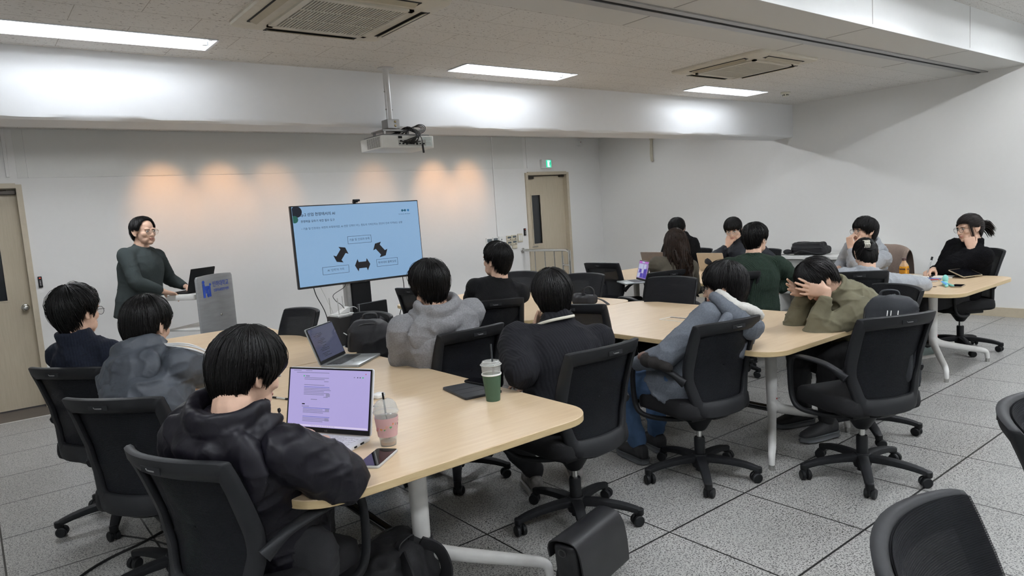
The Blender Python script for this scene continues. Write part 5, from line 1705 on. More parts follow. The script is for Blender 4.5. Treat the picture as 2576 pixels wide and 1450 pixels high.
def person(label, hip, yaw, head, hyaw, hpitch=0., hroll=0., shyaw=None, hands=None, elbow=None, top=None, topname='jacket', pants=None, skin=None,
           girth=1.0, hood=None, hoodmat=None, collar=None, hair=None, hairmat=None, shoes=None, glasses=None, voxel=.0055, seed=1, hs=1.04, wide=1., stand=False,
           knees=None, feet=None, bulge=.035, wr=(.006, 16), sleeve=1.0, ups=None, long_top=0., hoodsize=1., lean_hip=0., top_vox=.0095, shw=.168, hipf=.13, neck=None, neckl=.085, baggy=(1., 1., 1.)):
    hands = hands or {}
    elbow = elbow or {}
    hip = np.array(hip, float)
    if not stand:
        hip = hip + np.array((math.cos(math.radians(yaw)), math.sin(math.radians(yaw)), 0)) * hipf
    Hc = np.array(head, float)
    B = basis(hyaw, hpitch, hroll)
    pr = np.array((math.sin(math.radians(yaw)), -math.cos(math.radians(yaw)), 0))
    pf = np.array((math.cos(math.radians(yaw)), math.sin(math.radians(yaw)), 0))
    sy = math.radians(yaw if shyaw is None else shyaw)
    sr = np.array((math.sin(sy), -math.cos(sy), 0))
    tu0 = nrm(Hc - hip)
    N = Hc + B @ np.array((0, -.034, -.060)) * hs - neckl * nrm(tu0 * .75 + B[:, 2] * .25)
    if neck is not None:
        N = np.array(neck, float)
    tu = nrm(N - hip)
    sr = nrm(sr - tu * np.dot(sr, tu))
    cf = np.cross(tu, sr)
    org = np.array((hip[0], hip[1], 0.))
    # spine
    mid = (hip + N) / 2 - (pf + cf) / 2 * bulge
    ts = np.linspace(0, 1, 9)
    ctr = np.array([(1 - t) ** 2 * hip + 2 * t * (1 - t) * mid + t * t * N for t in ts])
    Sd = np.array([nrm(pr * (1 - t) + sr * t) for t in ts])
    Tn = np.gradient(ctr, axis=0)
    Nd = np.array([nrm(np.cross(nrm(Tn[i]), Sd[i])) for i in range(9)])
    g = girth
    A = np.array([.160, .156, .144, .142, .152, .160, .150, .108, .060]) * g
    D = np.array([.125, .128, .118, .115, .122, .125, .112, .085, .058]) * g
    Sh = {q: N - tu * .076 + sr * (shw * g ** .5) * (1 if q == 'R' else -1) + cf * .005 for q in 'LR'}
    body = MB()
    loft_ell(body, ctr, Sd, Nd, A * .86, D * .84)
    nb = Hc + B @ np.array((0, -.022, -.045)) * hs
    taper(body, [N - tu * .05, N + (nb - N) * .4 - cf * .004, nb], [.072 * g ** .5, .060 * g ** .4, .057])
    head_mesh(body, Hc, B, hs, wide)
    E, Wd = {}, {}
    for q in 'LR':
        sg = 1 if q == 'R' else -1
        h = hands.get(q)
        if h is None:
            h = dict(p=hip + pf * .33 + pr * sg * .10 + np.array((0, 0, .06)), f=pf - pr * sg * .5, n=(0, 0, -1), curl=.4)
        Wt = np.array(h['p'], float)
        pole = np.array(elbow[q][1] if len(elbow.get(q, ())) == 2 else elbow.get(q, tuple(sr * sg * .6 + np.array((0, 0, -.8)) - cf * .4)), float)
        if len(elbow.get(q, ())) == 2:
            E[q], Wd[q] = np.array(elbow[q][1], float), Wt
        else:
            E[q], Wd[q] = ik(Sh[q], Wt, .285, .255, pole)
        taper(body, [Sh[q], (Sh[q] + E[q]) / 2, E[q]], [.046, .043, .036])
        taper(body, [E[q], E[q] * .65 + Wd[q] * .35, Wd[q]], [.036, .037, .0235])
        if not h.get('hide'):
            hand_mesh(body, Wd[q], h['f'], h['n'], q, h.get('curl', .4), h.get('thumb', .4), h.get('spread', .1), h.get('s', 1.0), h.get('curls'))
    legs = {}
    for q in 'LR':
        sg = 1 if q == 'R' else -1
        hj = hip + pr * sg * .088 * g + np.array((0, 0, -.02))
        if stand:
            kn = hj + np.array((0, 0, -.44)) + pf * .02
            an = kn + np.array((0, 0, -.42)) - pf * .02
            ft = pf
        else:
            kn = np.array(knees[q], float) if knees and q in knees else hj + pf * .41 + pr * sg * .05 + np.array((0, 0, -.045))
            an = np.array(feet[q][0], float) if feet and q in feet else np.array((kn[0], kn[1], .095)) - pf * .04
            ft = np.array(feet[q][1], float) if feet and q in feet else pf + pr * sg * .2
        legs[q] = (hj, kn, an, nrm(ft))
        taper(body, [hj, (hj + kn) / 2, kn], [.078, .070, .052])
        taper(body, [kn, kn * .65 + an * .35, an], [.050, .050, .034])
        body.sweep([an + (0, 0, .0), an + (0, 0, -.05), an + nrm(ft) * .10 + (0, 0, -.065)], np.array([.034, .034, .03]), 10)
    body.V = [v - org for v in body.V]
    me = remesh(body, voxel, 3, .45)
    sk = skin or M_skin
    me.materials.append(sk)
    me.materials.append(M_lip)
    # lips
    cen = np.empty(len(me.polygons) * 3)
    me.polygons.foreach_get('center', cen)
    loc = ((cen.reshape(-1, 3) + org - Hc) @ B) / hs
    lip = (np.abs(loc[:, 0]) < .0215) & (np.abs(loc[:, 2] + .0625) < .0105) & (loc[:, 1] > .078) & (loc[:, 1] < .1015)
    me.polygons.foreach_set('material_index', lip.astype(np.int32))
    me.update()
    P = bpy.data.objects.new('person', me)
    COL.objects.link(P)
    P.location = org
    tag(P, label, 'person')
    def part(name, m, mm, smooth=180, par=None):
        m.V = [v - org for v in m.V]
        return m.build(name, mm, par or P, smooth=smooth)
    def rpart(name, m, mm, vox, sm=3, par=None, wr_=None, sd=1, st=(1, 1, 1)):
        m.V = [v - org for v in m.V]
        q = remesh(m, vox, sm)
        if wr_:
            wrinkle(q, wr_[0], wr_[1], sd, st)
        return link(name, q, mm, par or P)
    # eyes and brows
    m = MB()
    for q in (-1, 1):
        m.ellip(Hc + B @ (np.array((q * .0315 * wide, .0785, .002)) * hs), np.array((.0135, .0085, .0060)) * hs, R=B, n=9)
        m.ellip(Hc + B @ (np.array((q * .0315 * wide, .0842, .002)) * hs), np.array((.0058, .0035, .0056)) * hs, R=B, mi=1, n=7)
        m.sweep([Hc + B @ (np.array(p) * hs) for p in ((q * .0145, .0885, .0150), (q * .029, .0875, .0185), (q * .047, .0745, .0150))], np.array([[.0022, .0030], [.0022, .0034], [.0015, .0020]]) * hs, 6, mi=2)
    part('eyes', m, [M_eyew, M_iris, hairmat or M_hair])
    # upper garment
    T = MB()
    cut = 9 if top else 0
    gA, gD = A + .024 * g, D + .026 * g
    gA[-1], gD[-1] = .078 * g ** .4, .072 * g ** .4
    gA[0] += .012; gD[0] += .012
    c2 = ctr.copy()
    c2[0] = ctr[0] - nrm(Tn[0]) * (.06 + long_top)
    loft_ell(T, c2, Sd, Nd, gA, gD, 26)
    for q in 'LR':
        k = sleeve * g ** .4
        T.ellip(Sh[q] - tu * .016, np.array((.071, .071, .069)) * (.7 + .3 * k), n=10)
        T.sweep([N - tu * .006 + (Sh[q] - N) * .22, N + (Sh[q] - N) * .62 + tu * .002, Sh[q] - tu * .004], np.array([[.060, .046], [.062, .050], [.060, .052]]) * (.8 + .2 * k), 14, ref=tuple(tu))
        wst = Wd[q] + nrm(E[q] - Wd[q]) * .025
        taper(T, [Sh[q], (Sh[q] + E[q]) / 2, E[q]], [.066 * k * baggy[0], .062 * k * baggy[1], .056 * k * baggy[2]], 14)
        taper(T, [E[q], E[q] * .6 + wst * .4, wst + nrm(E[q] - Wd[q]) * .03], [.056 * k * baggy[2], .053 * k * (baggy[2] * .5 + .5), .040 * k ** .5], 14)
        T.sweep([wst + nrm(E[q] - Wd[q]) * .05, wst], np.array([.040, .0385]) * k ** .5, 14)
    if collar == 'crew' or collar is None:
        a = np.linspace(0, 2 * PI, 24, endpoint=False)
        T.sweep(np.array([N + tu * .012 + sr * .070 * math.cos(q) + cf * (.062 * math.sin(q) + .006) - tu * .018 * math.sin(q) for q in a]), .0135, 8, closed=True)
    elif collar == 'high':
        a = np.linspace(0, 2 * PI, 24, endpoint=False)
        for h_, k in ((.0, 1.06), (.02, 1.02), (.042, .97)):
            T.sweep(np.array([N + tu * (h_ + .006) + sr * .072 * k * math.cos(q) + cf * (.070 * k * math.sin(q) + .004) - tu * .014 * math.sin(q) for q in a]), .0135, 8, closed=True)
    ob = rpart(topname, T, top or M_black, top_vox, 15, wr_=wr, sd=seed)
    if hood:
        H = MB()
        fi = np.linspace(-2.5, 2.5, 30)
        z = min(hoodsize, 1.2)
        def U(rd, up, dr, r1, r2):
            ps = np.array([N + sr * rd * math.sin(q) * 1.05 - cf * rd * math.cos(q) * 1.0 + tu * (up - dr * max(0, math.cos(q))) - tu * .03 * max(0, -math.cos(q)) for q in fi])
            k = np.clip(np.cos(fi), 0, 1)
            edge = np.clip((2.5 - np.abs(fi)) / .6, .35, 1)
            H.sweep(ps, np.c_[(r1[0] + (r1[1] - r1[0]) * k) * edge, (r2[0] + (r2[1] - r2[0]) * k) * edge], 12, ref=tu)
            H.ellip(ps[0], .013, n=6); H.ellip(ps[-1], .013, n=6)
        U(.086 * z, .046, .010, (.020, .026), (.032, .046))
        U(.108 * z, .002, .034 * z, (.024, .034 * z), (.022, .040 * z))
        z = hoodsize
        Rh = np.c_[sr, nrm(cf * .97 - tu * .25), nrm(tu * .97 + cf * .25)]
        H.ellip(N - cf * (.070 + .022 * z) - tu * .055 * z, np.array((.150 * z, .040 + .008 * z, .100 * z)), R=Rh, n=12)
        H.ellip(N - cf * (.088 + .022 * z) - tu * .090 * z, np.array((.085 * z, .034 + .006 * z, .080 * z)), R=Rh, n=12)
        ho = rpart('hood', H, hoodmat or top, .0085, 6, wr_=(wr[0] * .9, wr[1] * 1.1), sd=seed + 7)
        if hood == 'lined':
            H = MB()
            H.ellip(N - cf * .085 + tu * .052, (.155, .080, .040), R=np.c_[sr, nrm(cf - tu * .35), nrm(tu + cf * .35)], n=14)
            fi2 = np.linspace(-2.1, 2.1, 24)
            H.sweep(np.array([N + sr * .128 * math.sin(q) - cf * .115 * math.cos(q) + tu * (.060 - .012 * max(0, math.cos(q))) for q in fi2]), np.c_[np.full(24, .024), np.full(24, .028)], 12, ref=tu)
            rpart('hood_lining', H, mat('cream_fleece_lining', (.60, .585, .55), .95, bump=.6, bscale=260), .007, 4, wr_=(.003, 40), sd=seed + 2)
            H = MB()
            fi2 = np.linspace(-2.3, 2.3, 28)
            k = np.clip(np.cos(fi2), 0, 1)
            H.sweep(np.array([N + sr * .172 * math.sin(q) - cf * (.170 if math.cos(q) > 0 else .10) * math.cos(q) + tu * (.034 - .046 * max(0, math.cos(q))) for q in fi2]), np.c_[.020 + .014 * k, .030 + .030 * k], 14, ref=tu)
            rpart('hood_rim', H, hoodmat or top, .0075, 4, wr_=(.004, 18), sd=seed + 5)
    # trousers and shoes
    L_ = MB()
    loft_ell(L_, ctr[:3], Sd[:3], Nd[:3], A[:3] + .012, D[:3] + .012)
    L_.ellip(hip + np.array((0, 0, -.01)), (.15 * g, .15 * g, .095), n=12)
    for q in 'LR':
        hj, kn, an, ft = legs[q]
        taper(L_, [hj, (hj + kn) / 2, kn], [.098 * g ** .5, .090 * g ** .5, .071], 14)
        taper(L_, [kn, kn * .6 + an * .4, an + (0, 0, .03)], [.070, .066, .054], 14)
    rpart('trousers', L_, pants or mat('black_trousers', (.012, .012, .014), .85, bump=.2, bscale=250), .0115, 4, wr_=(.006, 14), sd=seed + 11)
    sm = shoes or (M_blackm, M_blackm)
    for q in 'LR':
        hj, kn, an, ft = legs[q]
        rg = np.cross(ft, (0, 0, 1))
        ctrs, AA, BB = [], [], []
        gz = an[2] - .095
        S_ = MB()
        for d, w_, h_, z in ((-.075, .022, .030, .045), (-.06, .034, .045, .055), (.0, .038, .052, .060), (.07, .042, .040, .046), (.13, .045, .030, .036), (.18, .036, .022, .030), (.20, .018, .012, .026)):
            ctrs.append(np.array((an[0], an[1], gz)) + ft * d + np.array((0, 0, z + .008))); AA.append(w_); BB.append(h_)
        loft_ell(S_, np.array(ctrs), [rg] * 7, [np.array((0, 0, 1.))] * 7, AA, BB, 16, 2.4)
        S_.sweep([an + (0, 0, -.03), an + (0, 0, .015)], np.array([.042, .040]), 14)
        so = rpart('shoe', S_, sm[0], .007, 2)
        S_ = MB()
        o = np.array([(-.082, 0), (-.075, .025), (-.05, .038), (.0, .038), (.06, .045), (.13, .049), (.18, .038), (.207, .0), (.18, -.038), (.13, -.049), (.06, -.042), (.0, -.036), (-.05, -.036), (-.075, -.025)])
        S_.prism(o[::-1] if False else o, gz + .002, gz + .030, .006, T=(np.c_[ft, np.cross((0, 0, 1), ft), (0, 0, 1)], (an[0], an[1], 0)))
        part('sole', S_, sm[1], 40, so)
    # hair
    hm = hairmat or M_hair
    hk = dict(hair or {})
    kind = hk.pop('kind', None)
    Hm = MB()
    hair_mesh(Hm, Hc, B, hs, seed=seed, wide=wide, **hk)
    g2 = np.random.default_rng(seed + 99)
    if kind == 'long':
        n, m_ = 620, 16
        az = g2.uniform(math.radians(62), math.radians(298), n)
        pth = np.zeros((n, m_, 3))
        z0 = g2.uniform(.02, .085, n)
        ln_ = g2.uniform(.25, .38, n) - .05 * np.abs(np.sin(az))
        rr_ = g2.uniform(.93, 1.04, n)
        for k in range(m_):
            u = k / (m_ - 1)
            z = z0 - (ln_ + z0) * u
            wv = .010 * np.sin(u * 13 + az * 5) * u + .014 * np.sin(u * 8 + az * 11) * u ** 1.5
            rad_x = (.092 + .022 * u + .040 * u * (1 - u)) * rr_ * np.where(z < -.05, 1.0, 1.)
            k_ = np.sqrt(np.clip(1 - (np.clip(z - .02, 0, .1) / .118) ** 2, .12, 1))
            pth[:, k, 0] = np.sin(az) * (rad_x * k_ + wv)
            pth[:, k, 1] = np.cos(az) * ((.104 + .010 * u) * rr_ * k_ + wv) - .016 - .035 * np.clip(u - .35, 0, 1) * (np.cos(az) < .2)
            pth[:, k, 2] = z + .006 * np.sin(u * 16 + az * 3) * u
        W_ = Hc + (pth.reshape(-1, 3) * hs) @ B.T
        locks(Hm, W_.reshape(n, m_, 3), .0034)
        C = MB()
        zs = np.linspace(.02, -.30, 14)
        loft_ell(C, [Hc + B @ (np.array((0, -.030 - .02 * (k / 13), z)) * hs) for k, z in enumerate(zs)], [B[:, 0]] * 14, [B[:, 1]] * 14, np.interp(np.linspace(0, 1, 14), [0, .3, .8, 1], [.080, .094, .112, .100]) * hs, np.interp(np.linspace(0, 1, 14), [0, .3, .6, 1], [.075, .052, .040, .028]) * hs, 30)
        for v, f in zip(C.V, [0]):
            Hm.add(v, C.F)
    if kind == 'pony':
        n, m_ = 130, 10
        tie = np.array((0, -.120, -.004))
        pth = np.zeros((n, m_, 3))
        o = g2.normal(0, 1, (n, 2))
        for k in range(m_):
            u = k / (m_ - 1)
            sp = .008 + .020 * math.sin(min(1, u * 1.3) * PI * .6)
            pth[:, k, 0] = o[:, 0] * sp * .7
            pth[:, k, 1] = tie[1] + .014 - .098 * u * (1 + .12 * o[:, 1])
            pth[:, k, 2] = tie[2] + .018 * math.sin(u * PI) - .078 * u * u + o[:, 1] * sp * .8
        pth[:, 0] = tie + np.c_[o[:, 0] * .006, np.zeros(n) + .01, o[:, 1] * .006]
        W_ = Hc + (pth.reshape(-1, 3) * hs) @ B.T
        locks(Hm, W_.reshape(n, m_, 3), .0028)
        n = 26
        pth = np.zeros((n, m_, 3))
        o = g2.normal(0, 1, (n, 2))
        for k in range(m_):
            u = k / (m_ - 1)
            for sgn, sl in ((1, slice(0, 13)), (-1, slice(13, 26))):
                pth[sl, k, 0] = sgn * (.076 + .006 * math.sin(u * 3)) + o[sl, 0] * .004
                pth[sl, k, 1] = .052 - .02 * u + o[sl, 1] * .006
                pth[sl, k, 2] = .045 - .15 * u
        W_ = Hc + (pth.reshape(-1, 3) * hs) @ B.T
        locks(Hm, W_.reshape(n, m_, 3), .0018)
    if kind == 'claw':
        n, m_ = 220, 10
        pth = np.zeros((n, m_, 3))
        a = g2.uniform(0, 2 * PI, n)
        q = g2.uniform(.3, 1, n)
        for k in range(m_):
            u = k / (m_ - 1)
            ph = a + u * 2.6
            pth[:, k, 0] = .044 * q * np.cos(ph)
            pth[:, k, 1] = -.118 - .022 * np.sqrt(np.clip(1 - q * q * .9, 0, 1)) * math.sin(PI * (.2 + .7 * u))
            pth[:, k, 2] = .012 + .052 * q * np.sin(ph)
        W_ = Hc + (pth.reshape(-1, 3) * hs) @ B.T
        locks(Hm, W_.reshape(n, m_, 3), .0030)
    part('hair', Hm, hm)
    if kind == 'claw':
        C = MB()
        for s_ in (-1, 1):
            for k in range(4):
                x = -.040 + .011 * k
                C.sweep([Hc + B @ (np.array(p_) * hs) for p_ in cr([(x, -.150, .012), (x + .002, -.158, .012 + s_ * .014), (x, -.150, .012 + s_ * .024), (x - .002, -.136, .012 + s_ * .032)], 10)], .0038 * hs, 8)
            C.sweep([Hc + B @ (np.array(p_) * hs) for p_ in ((-.042, -.154, .012 + s_ * .008), (-.004, -.154, .012 + s_ * .008))], .0055 * hs, 8)
        part('hair_claw', C, mat('pearl_white_claw', (.60, .58, .50), .25), 60)
    if glasses:
        G = MB()
        gr, gm = glasses
        for q in (-1, 1):
            a = np.linspace(0, 2 * PI, 26, endpoint=False)
            G.sweep([Hc + B @ (np.array((q * .0335 * wide + gr * 1.08 * math.cos(t), .1005 - .003 * abs(math.cos(t)) , -.003 + gr * .92 * math.sin(t))) * hs) for t in a], .0013 * hs, 6, closed=True)
            G.sweep([Hc + B @ (np.array(p_) * hs) for p_ in cr([(q * (.0335 * wide + gr * 1.06), .098, .004), (q * .072 * wide, .085, .006), (q * .0795 * wide, .02, .006), (q * .081 * wide, -.012, .004), (q * .079 * wide, -.028, -.012)], 14)], .0014 * hs, 6)
        G.sweep([Hc + B @ (np.array(p_) * hs) for p_ in ((-.010, .101, .0), (0, .1035, .003), (.010, .101, .0))], .0012 * hs, 6)
        go = part('glasses', G, gm)
        G = MB()
        for q in (-1, 1):
            a = np.linspace(0, 2 * PI, 26, endpoint=False)
            for d, fl in ((.1003, 1), (.0995, -1)):
                G.add([Hc + B @ (np.array((q * .0335 * wide + gr * 1.06 * math.cos(t), d - .003 * abs(math.cos(t)), -.003 + gr * .90 * math.sin(t))) * hs) for t in a], [tuple(range(26))[::fl]])
        part('lens', G, mat('spectacle_lens', (.6, .6, .6), .05, spec=.6, alpha=.08), 0, go)
    return P, dict(N=N, tu=tu, sr=sr, cf=cf, Sh=Sh, E=E, W=Wd, B=B, Hc=Hc, org=org, part=part, rpart=rpart, hs=hs, ctr=ctr, legs=legs, pr=pr, pf=pf)
def hl(head, yaw, pitch, roll, p, s=1.04):
    return np.array(head) + basis(yaw, pitch, roll) @ (np.array(p) * s)
def hd(yaw, pitch, roll, d):
    return basis(yaw, pitch, roll) @ np.array(d, float)
F_navy = rib('navy_checked_cloth', (.007, .0095, .018), 26, 'X', depth=.15)
F_wind = mat('slate_windbreaker_nylon', (.050, .057, .068), .48, spec=.3, var=.12, vscale=14)
F_blk = mat('ink_windbreaker_nylon', (.0055, .0050, .0082), .5, spec=.25, var=.15, vscale=14)
F_heather = mat('heather_grey_fleece', (.215, .215, .225), .95, bump=.35, bscale=420, var=.16, vscale=140, spec=.15)
F_sweat = rib('black_fine_knit', (.006, .006, .0068), 60, 'X', depth=.35)
F_card = rib('black_ribbed_knit', (.0060, .0062, .0085), 24, 'X', depth=.3, var=.2)
F_grey = mat('steel_grey_fleece', (.115, .127, .147), .95, bump=.35, bscale=420, var=.14, vscale=140, spec=.15)
F_olive = mat('olive_cotton', (.118, .108, .070), .8, bump=.2, bscale=420, var=.08, vscale=30, spec=.25)
F_brown = mat('umber_cotton', (.075, .066, .050), .8, bump=.2, bscale=400, var=.08, vscale=30, spec=.2)
F_bh = mat('black_fleece_hoodie', (.0055, .0055, .006), .95, bump=.3, bscale=350, spec=.15)
F_dnavy = mat('dark_navy_shell', (.006, .008, .014), .7, bump=.2, bscale=250)
F_green = rib('bottle_green_knit', (.014, .026, .018), 34, 'X', depth=.5)
F_pale = mat('pale_grey_fleece', (.31, .325, .345), .95, bump=.3, bscale=420, var=.10, vscale=140, spec=.15)
F_pile = mat('black_pile_fleece', (.0042, .0042, .005), 1.0, bump=.8, bscale=170, var=.3, vscale=120, spec=.1)
F_pres = mat('deep_grey_green_knit', (.030, .038, .038), .9, bump=.25, bscale=420, var=.10, vscale=120, spec=.2)
F_jean = mat('blue_denim', (.055, .100, .190), .85, bump=.25, bscale=380, var=.30, vscale=9, spec=.2)
S_run = (mat('black_mesh_shoe', (.014, .014, .016), .7, bump=.2, bscale=400), mat('dark_grey_sole', (.075, .08, .085), .6))
S_gry = (mat('grey_silver_trainer', (.19, .18, .175), .6, bump=.3, bscale=120, var=.5, vscale=30), mat('off_white_sole', (.36, .35, .33), .6))
S_jade = (mat('grey_green_trainer', (.12, .15, .14), .7, bump=.3, bscale=200), mat('off_white_sole', (.36, .35, .33), .6))
G_thin = mat('thin_dark_metal_frame', (.05, .048, .045), .3, metal=.7)
G_clear = mat('clear_acetate_frame', (.60, .58, .56), .15)
G_gold = mat('pale_gold_wire', (.40, .33, .25), .3, metal=.8)

def crinkle(m, sc, st, dist=.012, distort=1.2):
    nt = m.node_tree
    b = nt.nodes['Principled BSDF']
    tc = [n for n in nt.nodes if n.type == 'TEX_COORD'][0]
    h = None
    for k, (s_, w_) in enumerate(((sc, 1.), (sc * 2.7, .45))):
        no = _n(nt, 'ShaderNodeTexNoise', noise_type='RIDGED_MULTIFRACTAL')
        no.inputs['Scale'].default_value = s_
        no.inputs['Detail'].default_value = 2.5
        no.inputs['Distortion'].default_value = distort
        nt.links.new(tc.outputs['Object'], no.inputs['Vector'])
        mu = _n(nt, 'ShaderNodeMath', operation='MULTIPLY_ADD')
        mu.inputs[1].default_value = w_
        nt.links.new(no.outputs[0], mu.inputs[0])
        if h is None:
            mu.inputs[2].default_value = 0.
        else:
            nt.links.new(h, mu.inputs[2])
        h = mu.outputs[0]
    bp = _n(nt, 'ShaderNodeBump')
    bp.inputs['Strength'].default_value = st
    bp.inputs['Distance'].default_value = dist
    nt.links.new(h, bp.inputs['Height'])
    nt.links.new(bp.outputs[0], b.inputs['Normal'])
crinkle(F_wind, 9, .32, .014)
crinkle(F_blk, 9, .34, .014)
crinkle(F_olive, 8, .3, .012)
crinkle(F_brown, 5, .35)
crinkle(F_dnavy, 5, .4)
crinkle(F_jean, 5, .4)
# left table, seen from behind
person('man in dark navy jacket with stand-up collar and glasses, beside the left door', (-1.95, 2.13, .54), 36, (-1.955, 2.16, 1.15), 33, -4, 0, top=F_navy, collar='high', girth=1.0,
       hands={'R': dict(p=(-1.52, 2.14, .745), f=(.8, .5, 0), n=(0, 0, -1)), 'L': dict(p=(-1.55, 2.5, .745), f=(.9, -.1, 0), n=(0, 0, -1))},
       hair=dict(line=LINE_SHORT, vol=.020, n=2200, messy=1.7, whorl=(.01, -.35, .93)), glasses=(.022, G_thin), seed=1, wr=(.005, 13), voxel=.005)
p2, i2 = person('man in slate grey windbreaker with three white sleeve stripes', (-1.90, 1.18, .54), 40, (-1.77, 1.44, 1.115), 41, -16, 3, top=F_wind, topname='windbreaker', hood=True, hoodsize=1.05, girth=1.03, sleeve=1.15,
       hands={'R': dict(p=(-1.44, 1.62, .745), f=(.3, .9, 0), n=(0, 0, -1)), 'L': dict(p=(-1.55, 1.85, .745), f=(.8, -.4, 0), n=(0, 0, -1))}, elbow={'R': (.8, -.9, -.2), 'L': (-.5, .8, -.3)},
       hair=dict(line=LINE_SHORT, vol=.013, n=2300, whorl=(.02, -.30, .95), messy=.8), seed=2, wr=(.007, 13), voxel=.005, top_vox=.0072)
for k in range(3):
    S, E_ = i2['Sh']['R'], i2['E']['R']
    ax = nrm(E_ - S)
    upv = nrm(np.array((0, 0, 1.)) - ax * ax[2])
    sdv = np.cross(ax, upv)
    m = MB()
    a = .35 + .24 * k
    o = upv * math.cos(a) + sdv * math.sin(a)
    m.sweep(cr([i2['N'] + i2['sr'] * .085 + i2['tu'] * .028 + o * .006 + sdv * .016 * (k - 1), S + o * .090 - ax * .02, S * .6 + E_ * .4 + o * .090, S * .3 + E_ * .7 + o * .082, E_ + o * .074], 24), np.array([[.0055, .0035]] * 24), 6, ref=tuple(o))
    i2['part']('sleeve_stripe', m, mat('white_stripe', (.62, .62, .62), .6))
p3, i3 = person('man in near-black windbreaker typing at the open white laptop', (-1.87, .17, .54), 22, (-1.735, .168, 1.075), 17, -20, 5, top=F_blk, topname='windbreaker', hood=True, hoodsize=1.5, girth=1.10, knees={'R': (-1.63, .04, .50), 'L': (-1.50, .36, .50)}, feet={'R': ((-1.66, .10, .10), (.9, -.1, 0)), 'L': ((-1.52, .38, .10), (.9, .3, 0))}, sleeve=1.2, baggy=(1.0, 1.12, 1.22), hipf=.16,
       hands={'R': dict(p=(-1.505, .255, .755), f=(.35, .9, -.05), n=(0, 0, -1), curl=.5), 'L': dict(p=(-1.55, .52, .755), f=(.9, .1, -.1), n=(0, 0, -1), curl=.5)}, elbow={'R': ('at', (-1.555, -.035, .735)), 'L': (-.4, .9, -.4)}, neck=(-1.815, .12, .955),
       hair=dict(line=LINE_BOWL, vol=.016, n=4200, r=.00115, whorl=(.02, -.22, .97), messy=1.0), seed=3, wr=(.008, 12), voxel=.0042, top_vox=.0068, shw=.178)

# middle row
person('broad man in light grey hoodie with chin on his fist', (-.29, 1.24, .54), 92, (-.40, 1.275, 1.145), 92, -6, -4, top=F_heather, topname='hoodie', hood=True, hoodsize=1.4, girth=1.20, sleeve=1.18, hipf=.16, shyaw=80,
       hands={'L': dict(p=hl((-.40, 1.275, 1.145), 92, -6, 0, (-.058, .070, -.185)), f=hd(92, 0, 0, (.1, .05, 1)), n=hd(92, 0, 0, (.8, -.5, 0)), curl=1.35, thumb=.9)}, elbow={'L': ('at', (-.535, 1.41, .75)), 'R': (.7, .2, -.7)},
       hair=dict(line=LINE_LONGISH, vol=.016, n=2200, messy=1.3, whorl=(.0, -.30, .95)), seed=4, wr=(.007, 9), shw=.188, wide=1.05)
person('man in plain black sweater seated before the handrail', (.60, 2.07, .54), 70, (.635, 2.02, 1.17), 103, 2, 0, top=F_sweat, topname='sweater', girth=1.02, sleeve=1.0, shyaw=55,
       hair=dict(line=LINE_SHORT, vol=.014, n=1700, messy=.8, whorl=(.0, -.35, .93)), seed=5, wr=(.004, 9))
pm, im = person('man in black ribbed cardigan with white collar stripe, fingers at his neck', (-.22, .31, .54), 86, (-.105, .59, 1.08), 58, -4, -5, top=F_card, topname='cardigan', collar='high', girth=1.14, sleeve=1.35, hipf=.15, shyaw=66,
       hands={'L': dict(p=hl((-.105, .59, 1.08), 58, -4, 0, (-.102, .030, -.215)), f=hd(58, 0, 0, (.18, -.05, 1)), n=hd(58, 0, 0, (.75, -.3, -.1)), curls=(.12, .22, .35, .5), thumb=.5, spread=.13)}, elbow={'L': ('at', (-.46, .44, .78)), 'R': (.8, .2, -.6)},
       hair=dict(line=LINE_BOWL, vol=.015, n=2400, messy=.9, whorl=(.02, -.25, .96)), seed=6, wr=(.008, 8), shoes=S_gry, skin=M_skin, shw=.19,
       feet={'L': ((-.13, .80, .10), (.45, .9, 0)), 'R': ((.12, .74, .10), (.6, .8, 0))})
m = MB()
a = np.linspace(-1.75, .75, 22)
N_, tu_, sr_, cf_ = im['N'], im['tu'], im['sr'], im['cf']
m.sweep(np.array([N_ + tu_ * (.024 + .018 * q) + sr_ * (.100 - .006 * q) * math.sin(q) - cf_ * .094 * math.cos(q) for q in a]), np.array([[.006, .0075]] * 22), 8, ref=tuple(tu_), power=3)
im['part']('collar_stripe', m, mat('cream_knit_stripe', (.58, .55, .47), .9, bump=.3, bscale=300))
m = MB()
wv, ev = im['W']['L'], im['E']['L']
ax = nrm(ev - wv)
s1 = nrm(np.cross(ax, (0, 0, 1.01)))
s2 = np.cross(ax, s1)
q = np.linspace(0, 2 * PI, 20, endpoint=False)
m.sweep(np.array([wv + ax * .028 + (s1 * math.cos(t) + s2 * math.sin(t)) * .050 for t in q]), .009, 8, closed=True)
im['part']('cuff_stripe', m, mat('cream_knit_stripe', (.58, .55, .47), .9, bump=.3, bscale=300))

